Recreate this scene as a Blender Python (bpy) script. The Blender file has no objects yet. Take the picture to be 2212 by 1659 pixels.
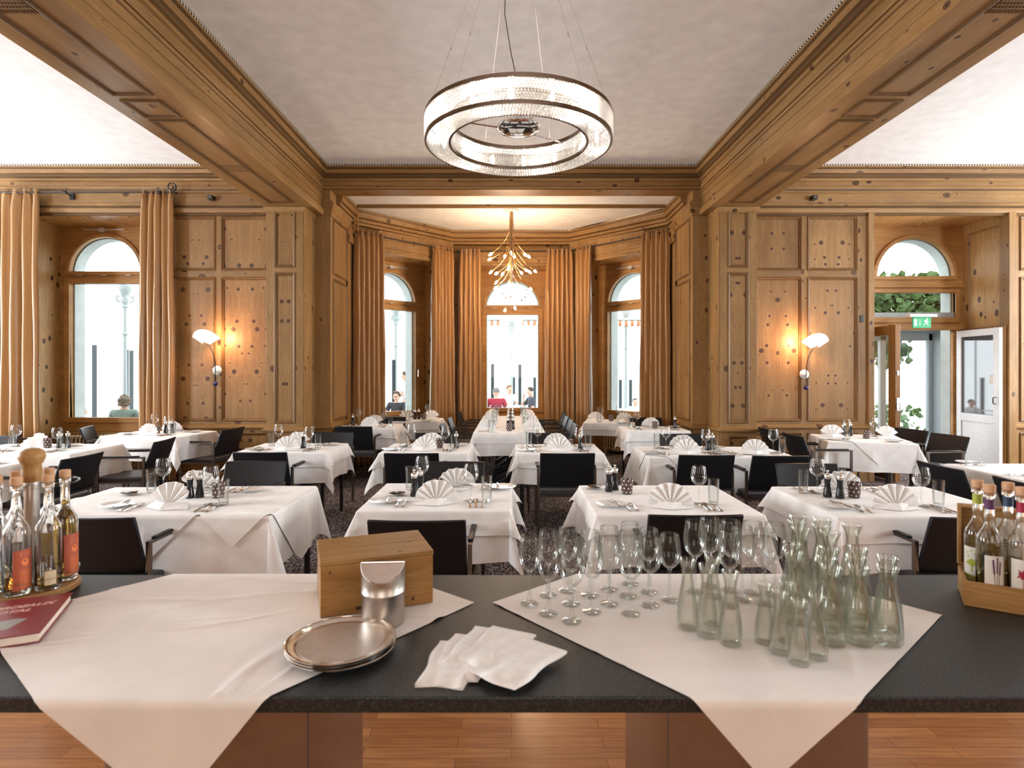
import bpy, bmesh, math, random
from math import sin, cos, pi, sqrt, hypot, atan2, radians
from mathutils import Vector, Matrix

S = bpy.context.scene
COL = S.collection
EYE = 1.6                      # camera height
F = 1250.0                     # focal length in photo pixels
# ------------------------------------------------------------------ camera
cam = bpy.data.cameras.new('camera')
co = bpy.data.objects.new('camera', cam); COL.objects.link(co)
co.location = (0, 0, EYE); co.rotation_euler = (pi/2, 0, 0)
cam.sensor_width = 36.0; cam.lens = 36.0*F/2212
cam.shift_y = -31.5/2212; cam.shift_x = 1/2212
cam.clip_start = 0.05; cam.clip_end = 200
cam.dof.use_dof = True; cam.dof.focus_distance = 6.0; cam.dof.aperture_fstop = 4.0
S.camera = co
# ------------------------------------------------------------------ world, daylight, exposure
W = bpy.data.worlds.new('world'); S.world = W; W.use_nodes = True
wn = W.node_tree.nodes; wl = W.node_tree.links
bg = wn['Background']
wtc = wn.new('ShaderNodeTexCoord'); wsep = wn.new('ShaderNodeSeparateXYZ'); wl.new(wtc.outputs['Generated'], wsep.inputs[0])
wr = wn.new('ShaderNodeValToRGB'); wl.new(wsep.outputs['Z'], wr.inputs[0])
wr.color_ramp.elements[0].position = 0.0; wr.color_ramp.elements[0].color = (.93, .97, .98, 1)
wr.color_ramp.elements[1].position = 0.5; wr.color_ramp.elements[1].color = (.92, .97, 1.0, 1)
wl.new(wr.outputs[0], bg.inputs['Color'])
bg.inputs['Strength'].default_value = 3.8

def area(name, loc, size, energy, color, target):
    l = bpy.data.lights.new(name, 'AREA'); l.shape = 'RECTANGLE'; l.size, l.size_y = size
    l.energy = energy; l.color = color
    o = bpy.data.objects.new(name, l); COL.objects.link(o); o.location = loc
    d = Vector(target) - Vector(loc); o.rotation_euler = d.to_track_quat('-Z', 'Y').to_euler()
    return o
def point(name, loc, energy, color, rad=.03, parent=None):
    l = bpy.data.lights.new(name, 'POINT'); l.energy = energy; l.color = color; l.shadow_soft_size = rad
    o = bpy.data.objects.new(name, l); COL.objects.link(o); o.location = loc
    if parent: o.parent = parent
    return o
# added area lamps: daylight of unseen side windows, warm fill behind the camera
for sx in (-1, 1):
    for y, e in ((1.6, 400), (7.0, 300)):
        area('window_daylight', (sx*9.3, y, 2.3), (1.6, 2.9), e*(1.05 if sx < 0 else .9), (.93, .97, 1.0), (0, y, 1.9))
for x in (-5.5, 0, 5.5):
    area('window_daylight', (x, -3.3, 2.5), (2.2, 2.6), 46, (1, .90, .81), (x*.6, 4, 1.6))

vs = S.view_settings
vs.view_transform = 'Standard'; vs.look = 'None'; vs.gamma = 1.0; vs.use_curve_mapping = False
vs.exposure = 0.32
cy = S.cycles
cy.max_bounces = 14; cy.diffuse_bounces = 4; cy.glossy_bounces = 5; cy.transmission_bounces = 12; cy.transparent_max_bounces = 24
cy.caustics_reflective = False; cy.caustics_refractive = True; cy.blur_glossy = 1.0
cy.sample_clamp_indirect = 4.0; cy.use_denoising = True
cy.use_adaptive_sampling = True; cy.adaptive_threshold = 0.02

# ------------------------------------------------------------------ materials
def newmat(name):
    m = bpy.data.materials.new(name); m.use_nodes = True
    nt = m.node_tree
    return m, nt, nt.nodes['Principled BSDF'], nt.nodes['Material Output']
def N(nt, t, **kw):
    n = nt.nodes.new(t)
    for k, v in kw.items(): setattr(n, k, v)
    return n
def ramp(nt, fac, stops):
    r = N(nt, 'ShaderNodeValToRGB'); cr = r.color_ramp
    while len(cr.elements) < len(stops): cr.elements.new(.5)
    for e, (p, c) in zip(cr.elements, stops):
        e.position = p; e.color = (*c, 1) if len(c) == 3 else c
    nt.links.new(fac, r.inputs[0]); return r.outputs[0]
def math_(nt, op, a, b=None, c=None):
    n = N(nt, 'ShaderNodeMath', operation=op)
    for i, v in enumerate((a, b, c)):
        if v is None: continue
        if isinstance(v, (int, float)): n.inputs[i].default_value = v
        else: nt.links.new(v, n.inputs[i])
    return n.outputs[0]
def mixc(nt, fac, a, b, blend='MIX'):
    n = N(nt, 'ShaderNodeMix', data_type='RGBA', blend_type=blend)
    for i, v in ((0, fac), (6, a), (7, b)):
        if isinstance(v, (int, float)): n.inputs[i].default_value = v
        elif isinstance(v, tuple): n.inputs[i].default_value = (*v, 1)
        else: nt.links.new(v, n.inputs[i])
    return n.outputs[2]
def plain(name, col, rough=.5, metal=0, spec=.5, bump=None, **kw):
    m, nt, p, out = newmat(name)
    p.inputs['Base Color'].default_value = (*col, 1); p.inputs['Roughness'].default_value = rough
    p.inputs['Metallic'].default_value = metal; p.inputs['Specular IOR Level'].default_value = spec
    for k, v in kw.items(): p.inputs[k.replace('_', ' ')].default_value = v
    # a little procedural variation so that no surface is perfectly flat in colour
    tc = N(nt, 'ShaderNodeTexCoord'); no = N(nt, 'ShaderNodeTexNoise'); nt.links.new(tc.outputs['Object'], no.inputs['Vector'])
    no.inputs['Scale'].default_value = (bump or (30, 0))[0]; no.inputs['Detail'].default_value = 3
    nt.links.new(ramp(nt, no.outputs['Fac'], [(.3, tuple(c*.93 for c in col)), (.7, tuple(min(1, c*1.05) for c in col))]), p.inputs['Base Color'])
    if bump and bump[1]:
        b = N(nt, 'ShaderNodeBump'); b.inputs['Strength'].default_value = bump[1]; b.inputs['Distance'].default_value = .004
        nt.links.new(no.outputs['Fac'], b.inputs['Height']); nt.links.new(b.outputs[0], p.inputs['Normal'])
    return m
def wood(name, axis='z', flat=None, knots=.075, kscale=5.0, mirror=False, tone=1.0, red=0.0, seed=0.0, rough=.42, scale=1.0):
    m, nt, p, out = newmat(name); L = nt.links.new
    tc = N(nt, 'ShaderNodeTexCoord'); sp = N(nt, 'ShaderNodeSeparateXYZ')
    src = tc.outputs['Object']
    L(src, sp.inputs[0]); X, Y, Z = sp.outputs
    oi = N(nt, 'ShaderNodeObjectInfo')
    if mirror: X = math_(nt, 'ABSOLUTE', X)
    rnd = math_(nt, 'MULTIPLY', oi.outputs['Random'], 37.0)
    order = {'z': (X, Y, Z), 'x': (Y, Z, X), 'y': (X, Z, Y)}[axis]
    def comb(a, b, c, s):
        n = N(nt, 'ShaderNodeCombineXYZ')
        for i, (v, k) in enumerate(zip((a, b, c), s)):
            if v is None: continue
            o = math_(nt, 'MULTIPLY_ADD', v, k*scale, seed + (rnd if False else 0))
            L(o if not mirror else math_(nt, 'ADD', o, rnd), n.inputs[i])
        return n.outputs[0]
    # knots
    ka = {None: (X, Y, Z), 'y': (X, Z, None), 'x': (Y, Z, None), 'z': (X, Y, None)}[flat]
    st = {'z': (1.15, 1.15, .8), 'x': (.8, 1.15, 1.15), 'y': (1.15, .8, 1.15)}[axis]
    vo = N(nt, 'ShaderNodeTexVoronoi'); vo.inputs['Scale'].default_value = kscale*(.62 if flat else .8)
    if flat: vo.voronoi_dimensions = '2D'; vo.inputs['Randomness'].default_value = .95
    L(comb(*ka, st), vo.inputs['Vector'])
    sc = N(nt, 'ShaderNodeSeparateColor'); L(vo.outputs['Color'], sc.inputs[0])
    kr = math_(nt, 'MULTIPLY', math_(nt, 'POWER', sc.outputs[0], 1.1), knots*(1.5 if flat else 2.6))
    kr = math_(nt, 'ADD', kr, .028 if knots else .0001)
    kd = math_(nt, 'DIVIDE', vo.outputs['Distance'], kr)           # <1 inside a knot
    fall = math_(nt, 'POWER', math_(nt, 'DIVIDE', 1.0, math_(nt, 'ADD', kd, .6)), 1.3)
    # grain
    n1 = N(nt, 'ShaderNodeTexNoise'); L(comb(*order, (11, 11, .8)), n1.inputs['Vector'])
    n1.inputs['Scale'].default_value = 1; n1.inputs['Detail'].default_value = 5; n1.inputs['Distortion'].default_value = .5
    g = math_(nt, 'ADD', n1.outputs['Fac'], math_(nt, 'MULTIPLY', fall, .28))
    rings = math_(nt, 'FRACT', math_(nt, 'MULTIPLY', g, 9.0))
    rings = math_(nt, 'PINGPONG', rings, .5)
    n2 = N(nt, 'ShaderNodeTexNoise'); L(comb(*order, (130, 130, 4)), n2.inputs['Vector'])
    n2.inputs['Scale'].default_value = 1; n2.inputs['Detail'].default_value = 3
    n3 = N(nt, 'ShaderNodeTexNoise'); L(comb(*order, (2.2, 2.2, .7)), n3.inputs['Vector']); n3.inputs['Scale'].default_value = 1
    t = tone*.80
    a = (.385*t, (.205-.02*red)*t, (.068-.02*red)*t); b = (.53*t, (.315-.03*red)*t, (.125-.035*red)*t); d = (.165*t, (.078-.02*red)*t, (.024-.010*red)*t)
    c = mixc(nt, ramp(nt, g, [(.3, (0, 0, 0)), (.75, (1, 1, 1))]), a, b)
    c = mixc(nt, math_(nt, 'MULTIPLY', rings, .55), c, d)
    c = mixc(nt, ramp(nt, n3.outputs['Fac'], [(.35, (0, 0, 0)), (.7, (.45, .45, .45))]), c, tuple(v*.82 for v in d))
    c = mixc(nt, ramp(nt, n2.outputs['Fac'], [(.35, (.35, .35, .35)), (.65, (0, 0, 0))]), c, d)
    kc = ramp(nt, kd, [(.0, (.022, .009, .004)), (.40, (.05, .02, .008)), (.60, (.16, .07, .025)), (.78, (.04, .016, .006))])
    km = ramp(nt, kd, [(.0, (1, 1, 1)), (.86, (1, 1, 1)), (.98, (.3, .3, .3)), (1.0, (0, 0, 0))])
    c = mixc(nt, km, c, kc)
    L(c, p.inputs['Base Color'])
    p.inputs['Roughness'].default_value = rough; p.inputs['Specular IOR Level'].default_value = .28
    bu = N(nt, 'ShaderNodeBump'); bu.inputs['Strength'].default_value = .12; bu.inputs['Distance'].default_value = .003
    L(n2.outputs['Fac'], bu.inputs['Height']); L(bu.outputs[0], p.inputs['Normal'])
    return m
M = {}
M['wood_v'] = wood('pine_vertical', 'z', None, .07, 6.5)
M['wood_mold'] = wood('dark_pine_moulding', 'z', None, .0, 5.0, tone=.62, red=.5)
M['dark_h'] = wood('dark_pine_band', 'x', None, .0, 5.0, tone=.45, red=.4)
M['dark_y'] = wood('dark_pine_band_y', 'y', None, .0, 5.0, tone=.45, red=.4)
M['wood_h'] = wood('pine_along_x', 'x', None, .08, 6.0)
M['wood_y'] = wood('pine_along_y', 'y', None, .06, 5.5, rough=.30)
M['wood_panel'] = wood('pine_bookmatched_panel', 'z', 'y', .10, 6.6, mirror=True)
M['wood_frame'] = wood('window_larch', 'x', None, .0, 5, tone=1.75, red=.3)  # tone raised in place of light that hardly reaches the niches
M['wood_reveal'] = wood('pine_reveal', 'z', None, .09, 6.5, tone=1.6, red=-.6, seed=7)  # wall pine brightened and greyed, daylight on the reveals put into the colour
M['wood_soffit'] = wood('pine_soffit', 'y', 'z', .05, 5, tone=2.1, rough=.22)  # wall pine brightened, window light on the soffits put into the colour
M['wood_dark'] = wood('door_oak', 'z', None, .0, 5, tone=.8, red=1.3)
M['wood_patch'] = wood('darker_board', 'x', None, .0, 5, tone=.62)
M['wood_box'] = wood('pine_crate', 'x', None, .03, 8, tone=1.35, red=.5, scale=1.6)
M['wood_beech'] = wood('beech', 'x', None, .0, 8, tone=1.5, scale=2)
M['wood_lazy'] = wood('beech_disc', 'x', None, .0, 8, tone=1.1, scale=2)

def plaster(name, col):
    return plain(name, col, .9, bump=(6, .15))
M['ceiling'] = plaster('ceiling_plaster', (.86, .875, .885))
M['wall_white'] = plaster('outside_plaster', (.56, .61, .60))
M['cloth'] = plain('white_linen', (.81, .795, .785), .85, bump=(9, .35), Sheen_Weight=.2)
M['cloth_counter'] = plain('white_cotton', (.88, .855, .835), .9, bump=(5, .6))
M['napkin'] = plain('napkin_linen', (.84, .83, .82), .9, bump=(40, .2))
M['curtain'] = plain('gold_satin', (.33, .165, .050), .34, spec=.5, bump=(60, .1), Sheen_Weight=.3)
M['black_leather'] = plain('black_leather', (.008, .008, .010), .40, spec=.28, bump=(180, .15))
M['seat_leather'] = plain('seat_leather', (.03, .027, .03), .5, bump=(180, .15))
M['steel_dark'] = plain('bronze_grey_steel', (.16, .135, .115), .32, 1.0)
M['steel'] = plain('polished_steel', (.72, .70, .67), .12, 1.0)
M['silver_paint'] = plain('silver_paint', (.55, .55, .54), .4)
M['steel_brushed'] = plain('brushed_steel', (.52, .48, .44), .30, 1.0, Anisotropic=.6)
M['pedestal_metal'] = plain('pedestal_metal', (.34, .31, .31), .22, .9)
M['satin_silver'] = plain('satin_silver', (.80, .76, .72), .33, .85)
M['silver'] = plain('silver', (.86, .82, .77), .10, 1.0)
M['chrome'] = plain('chrome', (.86, .87, .88), .06, 1.0)
M['black_metal'] = plain('black_iron', (.015, .015, .017), .45, .4)
M['black_lacquer'] = plain('black_lacquer', (.01, .01, .012), .15)
M['porcelain'] = plain('porcelain', (.82, .81, .79), .12)
M['white_paint'] = plain('white_paint', (.80, .81, .82), .35)
M['grey_paint'] = plain('grey_blue_paint', (.42, .47, .50), .5)
M['post_dark'] = plain('dark_green_post', (.02, .035, .04), .5)
M['iron_white'] = plain('pale_cast_iron', (.30, .34, .34), .6)
M['brass'] = plain('brass', (.62, .36, .14), .25, 1.0)
M['radiator'] = plain('cream_radiator', (.52, .40, .22), .4)
M['cork'] = plain('cork', (.58, .34, .19), .8, bump=(200, .3))
M['book_red'] = plain('red_book_cover', (.22, .018, .028), .35)
M['paper'] = plain('paper_pages', (.82, .74, .64), .8)
M['blue_glaze'] = plain('blue_glass_ball', (.01, .012, .10), .1)
M['terrace'] = plaster('terrace_paving', (.72, .74, .73))
M['skin'] = plain('skin', (.62, .38, .28), .55)
M['grille'] = plain('dark_grille', (.10, .07, .045), .7)

def carpet():
    m, nt, p, out = newmat('speckled_carpet'); L = nt.links.new
    tc = N(nt, 'ShaderNodeTexCoord'); v = N(nt, 'ShaderNodeTexVoronoi'); v.inputs['Scale'].default_value = 95
    no = N(nt, 'ShaderNodeTexNoise'); no.inputs['Scale'].default_value = 45; no.inputs['Detail'].default_value = 4
    L(tc.outputs['Object'], v.inputs['Vector']); L(tc.outputs['Object'], no.inputs['Vector'])
    s = N(nt, 'ShaderNodeSeparateColor'); L(v.outputs['Color'], s.inputs[0])
    f = math_(nt, 'ADD', math_(nt, 'MULTIPLY', s.outputs[0], .6), math_(nt, 'MULTIPLY', no.outputs['Fac'], .5))
    L(ramp(nt, f, [(.3, (.018, .013, .016)), (.52, (.05, .036, .040)), (.66, (.14, .105, .10)), (.85, (.42, .36, .33))]), p.inputs['Base Color'])
    p.inputs['Roughness'].default_value = 1; p.inputs['Specular IOR Level'].default_value = .05
    return m
M['carpet'] = carpet()
def parquet():
    m, nt, p, out = newmat('oak_parquet'); L = nt.links.new
    tc = N(nt, 'ShaderNodeTexCoord'); b = N(nt, 'ShaderNodeTexBrick'); L(tc.outputs['Object'], b.inputs['Vector'])
    b.inputs['Scale'].default_value = 1; b.inputs['Brick Width'].default_value = .62; b.inputs['Row Height'].default_value = .068
    b.inputs['Mortar Size'].default_value = .0012; b.inputs['Color1'].default_value = (.46, .20, .075, 1); b.inputs['Color2'].default_value = (.30, .115, .042, 1)
    b.inputs['Mortar'].default_value = (.12, .05, .02, 1); b.offset = .37; b.inputs['Bias'].default_value = -.1
    no = N(nt, 'ShaderNodeTexNoise'); mp = N(nt, 'ShaderNodeMapping'); mp.inputs['Scale'].default_value = (4, 60, 1)
    L(tc.outputs['Object'], mp.inputs[0]); L(mp.outputs[0], no.inputs['Vector']); no.inputs['Scale'].default_value = 1; no.inputs['Detail'].default_value = 5
    L(mixc(nt, ramp(nt, no.outputs['Fac'], [(.35, (.5, .5, .5)), (.6, (0, 0, 0))]), b.outputs['Color'], (.22, .085, .03)), p.inputs['Base Color'])
    p.inputs['Roughness'].default_value = .22
    return m
M['parquet'] = parquet()
def granite():
    m, nt, p, out = newmat('dark_granite'); L = nt.links.new
    tc = N(nt, 'ShaderNodeTexCoord'); no = N(nt, 'ShaderNodeTexNoise'); no.inputs['Scale'].default_value = 260; no.inputs['Detail'].default_value = 3
    L(tc.outputs['Object'], no.inputs['Vector'])
    L(ramp(nt, no.outputs['Fac'], [(.35, (.006, .007, .008)), (.6, (.024, .026, .027)), (.75, (.10, .105, .105))]), p.inputs['Base Color'])
    p.inputs['Roughness'].default_value = .48; p.inputs['Specular IOR Level'].default_value = .45
    bu = N(nt, 'ShaderNodeBump'); bu.inputs['Strength'].default_value = .25; bu.inputs['Distance'].default_value = .002
    L(no.outputs['Fac'], bu.inputs['Height']); L(bu.outputs[0], p.inputs['Normal'])
    return m
M['granite'] = granite()
def rope_mat():
    m, nt, p, out = newmat('twisted_rope'); L = nt.links.new
    tc = N(nt, 'ShaderNodeTexCoord'); sp = N(nt, 'ShaderNodeSeparateXYZ'); L(tc.outputs['Object'], sp.inputs[0])
    s = math_(nt, 'ADD', math_(nt, 'ADD', sp.outputs[0], sp.outputs[1]), math_(nt, 'MULTIPLY', sp.outputs[2], 1.0))
    f = math_(nt, 'FRACT', math_(nt, 'MULTIPLY', s, 26.0))
    L(ramp(nt, f, [(.0, (.66, .60, .50)), (.5, (.66, .60, .50)), (.56, (.045, .03, .02)), (.95, (.045, .03, .02))]), p.inputs['Base Color'])
    p.inputs['Roughness'].default_value = .7
    return m
M['rope'] = rope_mat()
def thin_glass(name, tint=(.975, .985, .98), edge=(.60, .63, .62), gl=1.0):
    m, nt, p, out = newmat(name); L = nt.links.new; nt.nodes.remove(p)
    lw = N(nt, 'ShaderNodeLayerWeight'); lw.inputs['Blend'].default_value = .25
    fr = N(nt, 'ShaderNodeFresnel'); fr.inputs['IOR'].default_value = 1.5
    tr = N(nt, 'ShaderNodeBsdfTransparent'); go = N(nt, 'ShaderNodeBsdfGlossy'); go.inputs['Roughness'].default_value = .03
    L(ramp(nt, lw.outputs['Facing'], [(.0, tint), (.55, tuple(.5*a+.5*b+.12 for a, b in zip(tint, edge))), (1.0, edge)]), tr.inputs['Color'])
    mx = N(nt, 'ShaderNodeMixShader'); L(math_(nt, 'MINIMUM', math_(nt, 'MULTIPLY', fr.outputs[0], gl), .40), mx.inputs[0]); L(tr.outputs[0], mx.inputs[1]); L(go.outputs[0], mx.inputs[2])
    L(mx.outputs[0], out.inputs['Surface'])
    return m
M['glass_thin'] = thin_glass('thin_clear_glass')
M['pane'] = thin_glass('window_pane', (.97, .985, .985), (.80, .84, .84), .8)
M['pane_dim'] = thin_glass('storm_pane', (.72, .74, .76), (.6, .62, .64), 1.0)
def real_glass(name, col, ior=1.48, rough=0.0):
    m, nt, p, out = newmat(name)
    p.inputs['Base Color'].default_value = (*col, 1); p.inputs['Transmission Weight'].default_value = 1
    p.inputs['IOR'].default_value = ior; p.inputs['Roughness'].default_value = rough
    return m
M['glass'] = real_glass('clear_glass', (.98, .99, .985))
def mixed_glass(name, col, tint, f=.5):
    m, nt, p, out = newmat(name); L = nt.links.new
    p.inputs['Base Color'].default_value = (*col, 1); p.inputs['Transmission Weight'].default_value = 1
    p.inputs['IOR'].default_value = 1.42; p.inputs['Roughness'].default_value = 0
    lw = N(nt, 'ShaderNodeLayerWeight'); lw.inputs['Blend'].default_value = .3
    tr = N(nt, 'ShaderNodeBsdfTransparent'); L(ramp(nt, lw.outputs['Facing'], [(.0, tint), (.7, tuple(c*.9 for c in tint)), (1, tuple(c*.62 for c in tint))]), tr.inputs[0])
    mx = N(nt, 'ShaderNodeMixShader'); mx.inputs[0].default_value = f; L(p.outputs[0], mx.inputs[1]); L(tr.outputs[0], mx.inputs[2]); L(mx.outputs[0], out.inputs['Surface'])
    return m
M['glass_green'] = thin_glass('greenish_carafe_glass', (.975, .98, .962), (.64, .67, .60), 1.3)
M['liquid_gold'] = real_glass('golden_spirit', (.86, .58, .12), 1.36)
M['liquid_amber'] = real_glass('amber_spirit', (.62, .25, .04), 1.36)
M['liquid_pale'] = real_glass('pale_spirit', (.82, .82, .55), 1.36)
M['liquid_green'] = real_glass('olive_spirit', (.72, .74, .25), 1.36)
def emit(name, col, s):
    m, nt, p, out = newmat(name)
    p.inputs['Base Color'].default_value = (*col, 1)
    p.inputs['Emission Color'].default_value = (*col, 1); p.inputs['Emission Strength'].default_value = s
    return m
M['bulb'] = emit('warm_bulb', (1, .80, .55), 40)
M['bulb_led'] = emit('halogen_capsule', (1, .93, .84), 17)
M['shade_lit'] = emit('lit_opal_glass', (1, .86, .72), 2.2)
def crystal():
    m, nt, p, out = newmat('cut_crystal'); L = nt.links.new; nt.nodes.remove(p)
    tl = N(nt, 'ShaderNodeBsdfTranslucent'); tl.inputs[0].default_value = (1, .98, .95, 1)
    go = N(nt, 'ShaderNodeBsdfGlossy'); go.inputs['Roughness'].default_value = .08
    tr = N(nt, 'ShaderNodeBsdfTransparent'); tr.inputs[0].default_value = (1, .98, .95, 1)
    a = N(nt, 'ShaderNodeMixShader'); a.inputs[0].default_value = .30; L(tl.outputs[0], a.inputs[1]); L(tr.outputs[0], a.inputs[2])
    b = N(nt, 'ShaderNodeMixShader'); b.inputs[0].default_value = .22; L(a.outputs[0], b.inputs[1]); L(go.outputs[0], b.inputs[2])
    L(b.outputs[0], out.inputs['Surface']); return m
M['crystal'] = crystal()
def dotted():
    m, nt, p, out = newmat('brown_polka_dot_ceramic'); L = nt.links.new
    tc = N(nt, 'ShaderNodeTexCoord'); sp = N(nt, 'ShaderNodeSeparateXYZ'); L(tc.outputs['Object'], sp.inputs[0])
    ang = math_(nt, 'ARCTAN2', sp.outputs[1], sp.outputs[0])
    u = math_(nt, 'MULTIPLY', ang, 8/(2*pi)); v = math_(nt, 'MULTIPLY', sp.outputs[2], 1/.026)
    row = math_(nt, 'FLOOR', v); u = math_(nt, 'ADD', u, math_(nt, 'MULTIPLY', math_(nt, 'MODULO', row, 2.0), .5))
    du = math_(nt, 'SUBTRACT', math_(nt, 'FRACT', math_(nt, 'ADD', u, 20.0)), .5); dv = math_(nt, 'SUBTRACT', math_(nt, 'FRACT', v), .5)
    d = math_(nt, 'SQRT', math_(nt, 'ADD', math_(nt, 'MULTIPLY', du, du), math_(nt, 'MULTIPLY', dv, dv)))
    L(ramp(nt, d, [(.0, (.78, .74, .70)), (.17, (.78, .74, .70)), (.2, (.085, .052, .046)), (1, (.085, .052, .046))]), p.inputs['Base Color'])
    p.inputs['Roughness'].default_value = .3; return m
M['dots'] = dotted()

# ------------------------------------------------------------------ mesh helpers
class MB:
    def __init__(s): s.v = []; s.f = []; s.mi = []; s.cur = 0
    def add(s, vs, fs, mat=None):
        o = len(s.v); s.v += [tuple(v) for v in vs]
        if mat is not None: vs2 = [mat @ Vector(v) for v in s.v[o:]]; s.v[o:] = [tuple(v) for v in vs2]
        s.f += [tuple(i+o for i in f) for f in fs]; s.mi += [s.cur]*len(fs); return s
    def box(s, x0, x1, y0, y1, z0, z1, mat=None):
        vs = [(x, y, z) for x in (x0, x1) for y in (y0, y1) for z in (z0, z1)]
        return s.add(vs, [(0, 1, 3, 2), (4, 6, 7, 5), (0, 4, 5, 1), (2, 3, 7, 6), (0, 2, 6, 4), (1, 5, 7, 3)], mat)
    def quad(s, a, b, c, d): return s.add([a, b, c, d], [(0, 1, 2, 3)])
    def tube(s, pts, r, n=8, cap=True, mat=None):
        pts = [Vector(p) for p in pts]; rs = r if isinstance(r, (list, tuple)) else [r]*len(pts)
        vs = []; fs = []; up = Vector((0, 0, 1)); prev = None
        for i, p in enumerate(pts):
            t = (pts[min(i+1, len(pts)-1)] - pts[max(i-1, 0)])
            t = t.normalized() if t.length > 1e-9 else Vector((0, 0, 1))
            if prev is None:
                a = Vector((1, 0, 0)) if abs(t.x) < .8 else Vector((0, 1, 0))
                u = t.cross(a).normalized()
            else:
                u = (prev - t*prev.dot(t)).normalized()
            prev = u; w = t.cross(u)
            for k in range(n):
                q = 2*pi*k/n; vs.append(p + (u*cos(q) + w*sin(q))*rs[i])
        for i in range(len(pts)-1):
            for k in range(n):
                a = i*n+k; b = i*n+(k+1) % n
                fs.append((a, b, b+n, a+n))
        if cap: fs += [tuple(range(n))[::-1], tuple(range((len(pts)-1)*n, len(pts)*n))]
        return s.add(vs, fs, mat)
    def lathe(s, prof, n=24, mat=None, closed=False):
        vs = []; fs = []; m = len(prof)
        for r, z in prof:
            for k in range(n): q = 2*pi*k/n; vs.append((max(r, 1e-5)*cos(q), max(r, 1e-5)*sin(q), z))
        for i in range(m if closed else m-1):
            j = (i+1) % m
            for k in range(n):
                k2 = (k+1) % n; fs.append((i*n+k, i*n+k2, j*n+k2, j*n+k))
        return s.add(vs, fs, mat)
    def prism(s, poly, z0, z1, mat=None):
        n = len(poly); vs = [(x, y, z0) for x, y in poly] + [(x, y, z1) for x, y in poly]
        fs = [tuple(range(n))[::-1], tuple(range(n, 2*n))] + [(i, (i+1) % n, n+(i+1) % n, n+i) for i in range(n)]
        return s.add(vs, fs, mat)
    def sweep(s, prof, path, closed=False, caps=True, mat=None, side=1):
        """prof: (out, z) points; path: (x, y) points; out is to the right of the travel direction times side."""
        m = len(path); vs = []; fs = []; k = len(prof)
        for i in range(m):
            p = Vector(path[i])
            d1 = (Vector(path[i]) - Vector(path[i-1])) if (i > 0 or closed) else None
            d2 = (Vector(path[(i+1) % m]) - Vector(path[i])) if (i < m-1 or closed) else None
            d1 = d1.normalized() if d1 is not None else d2.normalized(); d2 = d2.normalized() if d2 is not None else d1
            n1 = Vector((d1.y, -d1.x)); n2 = Vector((d2.y, -d2.x)); b = (n1+n2)
            b = b.normalized() if b.length > 1e-6 else n1
            q = b/max(.2, b.dot(n1))*side
            for o, z in prof: vs.append((p.x+q.x*o, p.y+q.y*o, z))
        for i in range(m if closed else m-1):
            j = (i+1) % m
            for a in range(k-1): fs.append((i*k+a, j*k+a, j*k+a+1, i*k+a+1))
        if caps and not closed: fs += [tuple(range(k)), tuple(range((m-1)*k, m*k))[::-1]]
        return s.add(vs, fs, mat)
    def build(s, name, mat, parent=None, loc=(0, 0, 0), rot=None, smooth=40, bevel=0, solid=0, mats=None):
        me = bpy.data.meshes.new(name); me.from_pydata(s.v, [], s.f)
        for mm in (mats or [mat]): me.materials.append(M[mm] if isinstance(mm, str) else mm)
        if mats: me.polygons.foreach_set('material_index', s.mi)
        bm = bmesh.new(); bm.from_mesh(me); bmesh.ops.remove_doubles(bm, verts=bm.verts, dist=1e-5); 
        bmesh.ops.recalc_face_normals(bm, faces=bm.faces); bm.to_mesh(me); bm.free()
        if smooth:
            me.polygons.foreach_set('use_smooth', [True]*len(me.polygons)); me.set_sharp_from_angle(angle=radians(smooth))
        me.update()
        o = bpy.data.objects.new(name, me); COL.objects.link(o); o.location = loc
        if rot: o.rotation_euler = rot
        if parent: o.parent = parent
        if solid:
            md = o.modifiers.new('thickness', 'SOLIDIFY'); md.thickness = solid; md.offset = 0
        if bevel:
            md = o.modifiers.new('bevel', 'BEVEL'); md.width = bevel; md.segments = 2; md.limit_method = 'ANGLE'; md.angle_limit = radians(35)
        return o
def empty(name, loc=(0, 0, 0), rz=0, rot=None):
    o = bpy.data.objects.new(name, None); COL.objects.link(o); o.location = loc; o.empty_display_size = .05
    o.rotation_euler = rot or (0, 0, rz); return o
def tag(o, label, cat, group=None):
    o['label'] = label; o['category'] = cat
    if group: o['group'] = group
    return o
def struct(o, label=None):
    o['kind'] = 'structure'
    if label: o['label'] = label
    return o
KIDS = {}
def dup(root, loc, rz=0, label=None, group=None, cat=None, scale=None):
    if root.name not in KIDS:
        KIDS[root.name] = [(c, list(c.children)) for c in root.children]
    r = root.copy(); COL.objects.link(r); r.location = loc; r.rotation_euler = (root.rotation_euler.x, root.rotation_euler.y, rz)
    if scale: r.scale = scale
    if label: r['label'] = label
    if group: r['group'] = group
    if cat: r['category'] = cat
    for c, gs in KIDS[root.name]:
        a = c.copy(); COL.objects.link(a); a.parent = r
        for g in gs:
            b = g.copy(); COL.objects.link(b); b.parent = a
    return r
class Proto:
    """builds once; the first placement moves the original, the rest copy it"""
    def __init__(s, make): s.make = make; s.root = None; s.used = False
    def put(s, loc, rz, label, cat, group=None, scale=None):
        if s.root is None: s.root = s.make(); KIDS[s.root.name] = [(c, list(c.children)) for c in s.root.children]
        if not s.used:
            s.used = True; r = s.root; r.location = loc; r.rotation_euler.z = rz
            if scale: r.scale = scale
        else:
            r = dup(s.root, loc, rz, scale=scale or (1, 1, 1))
        tag(r, label, cat, group); return r
def P(px, py, h):
    """photo pixel -> point on the horizontal plane Z=h"""
    y = F*(EYE-h)/(py-798.0); return ((px-1105.0)*y/F, y)
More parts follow.
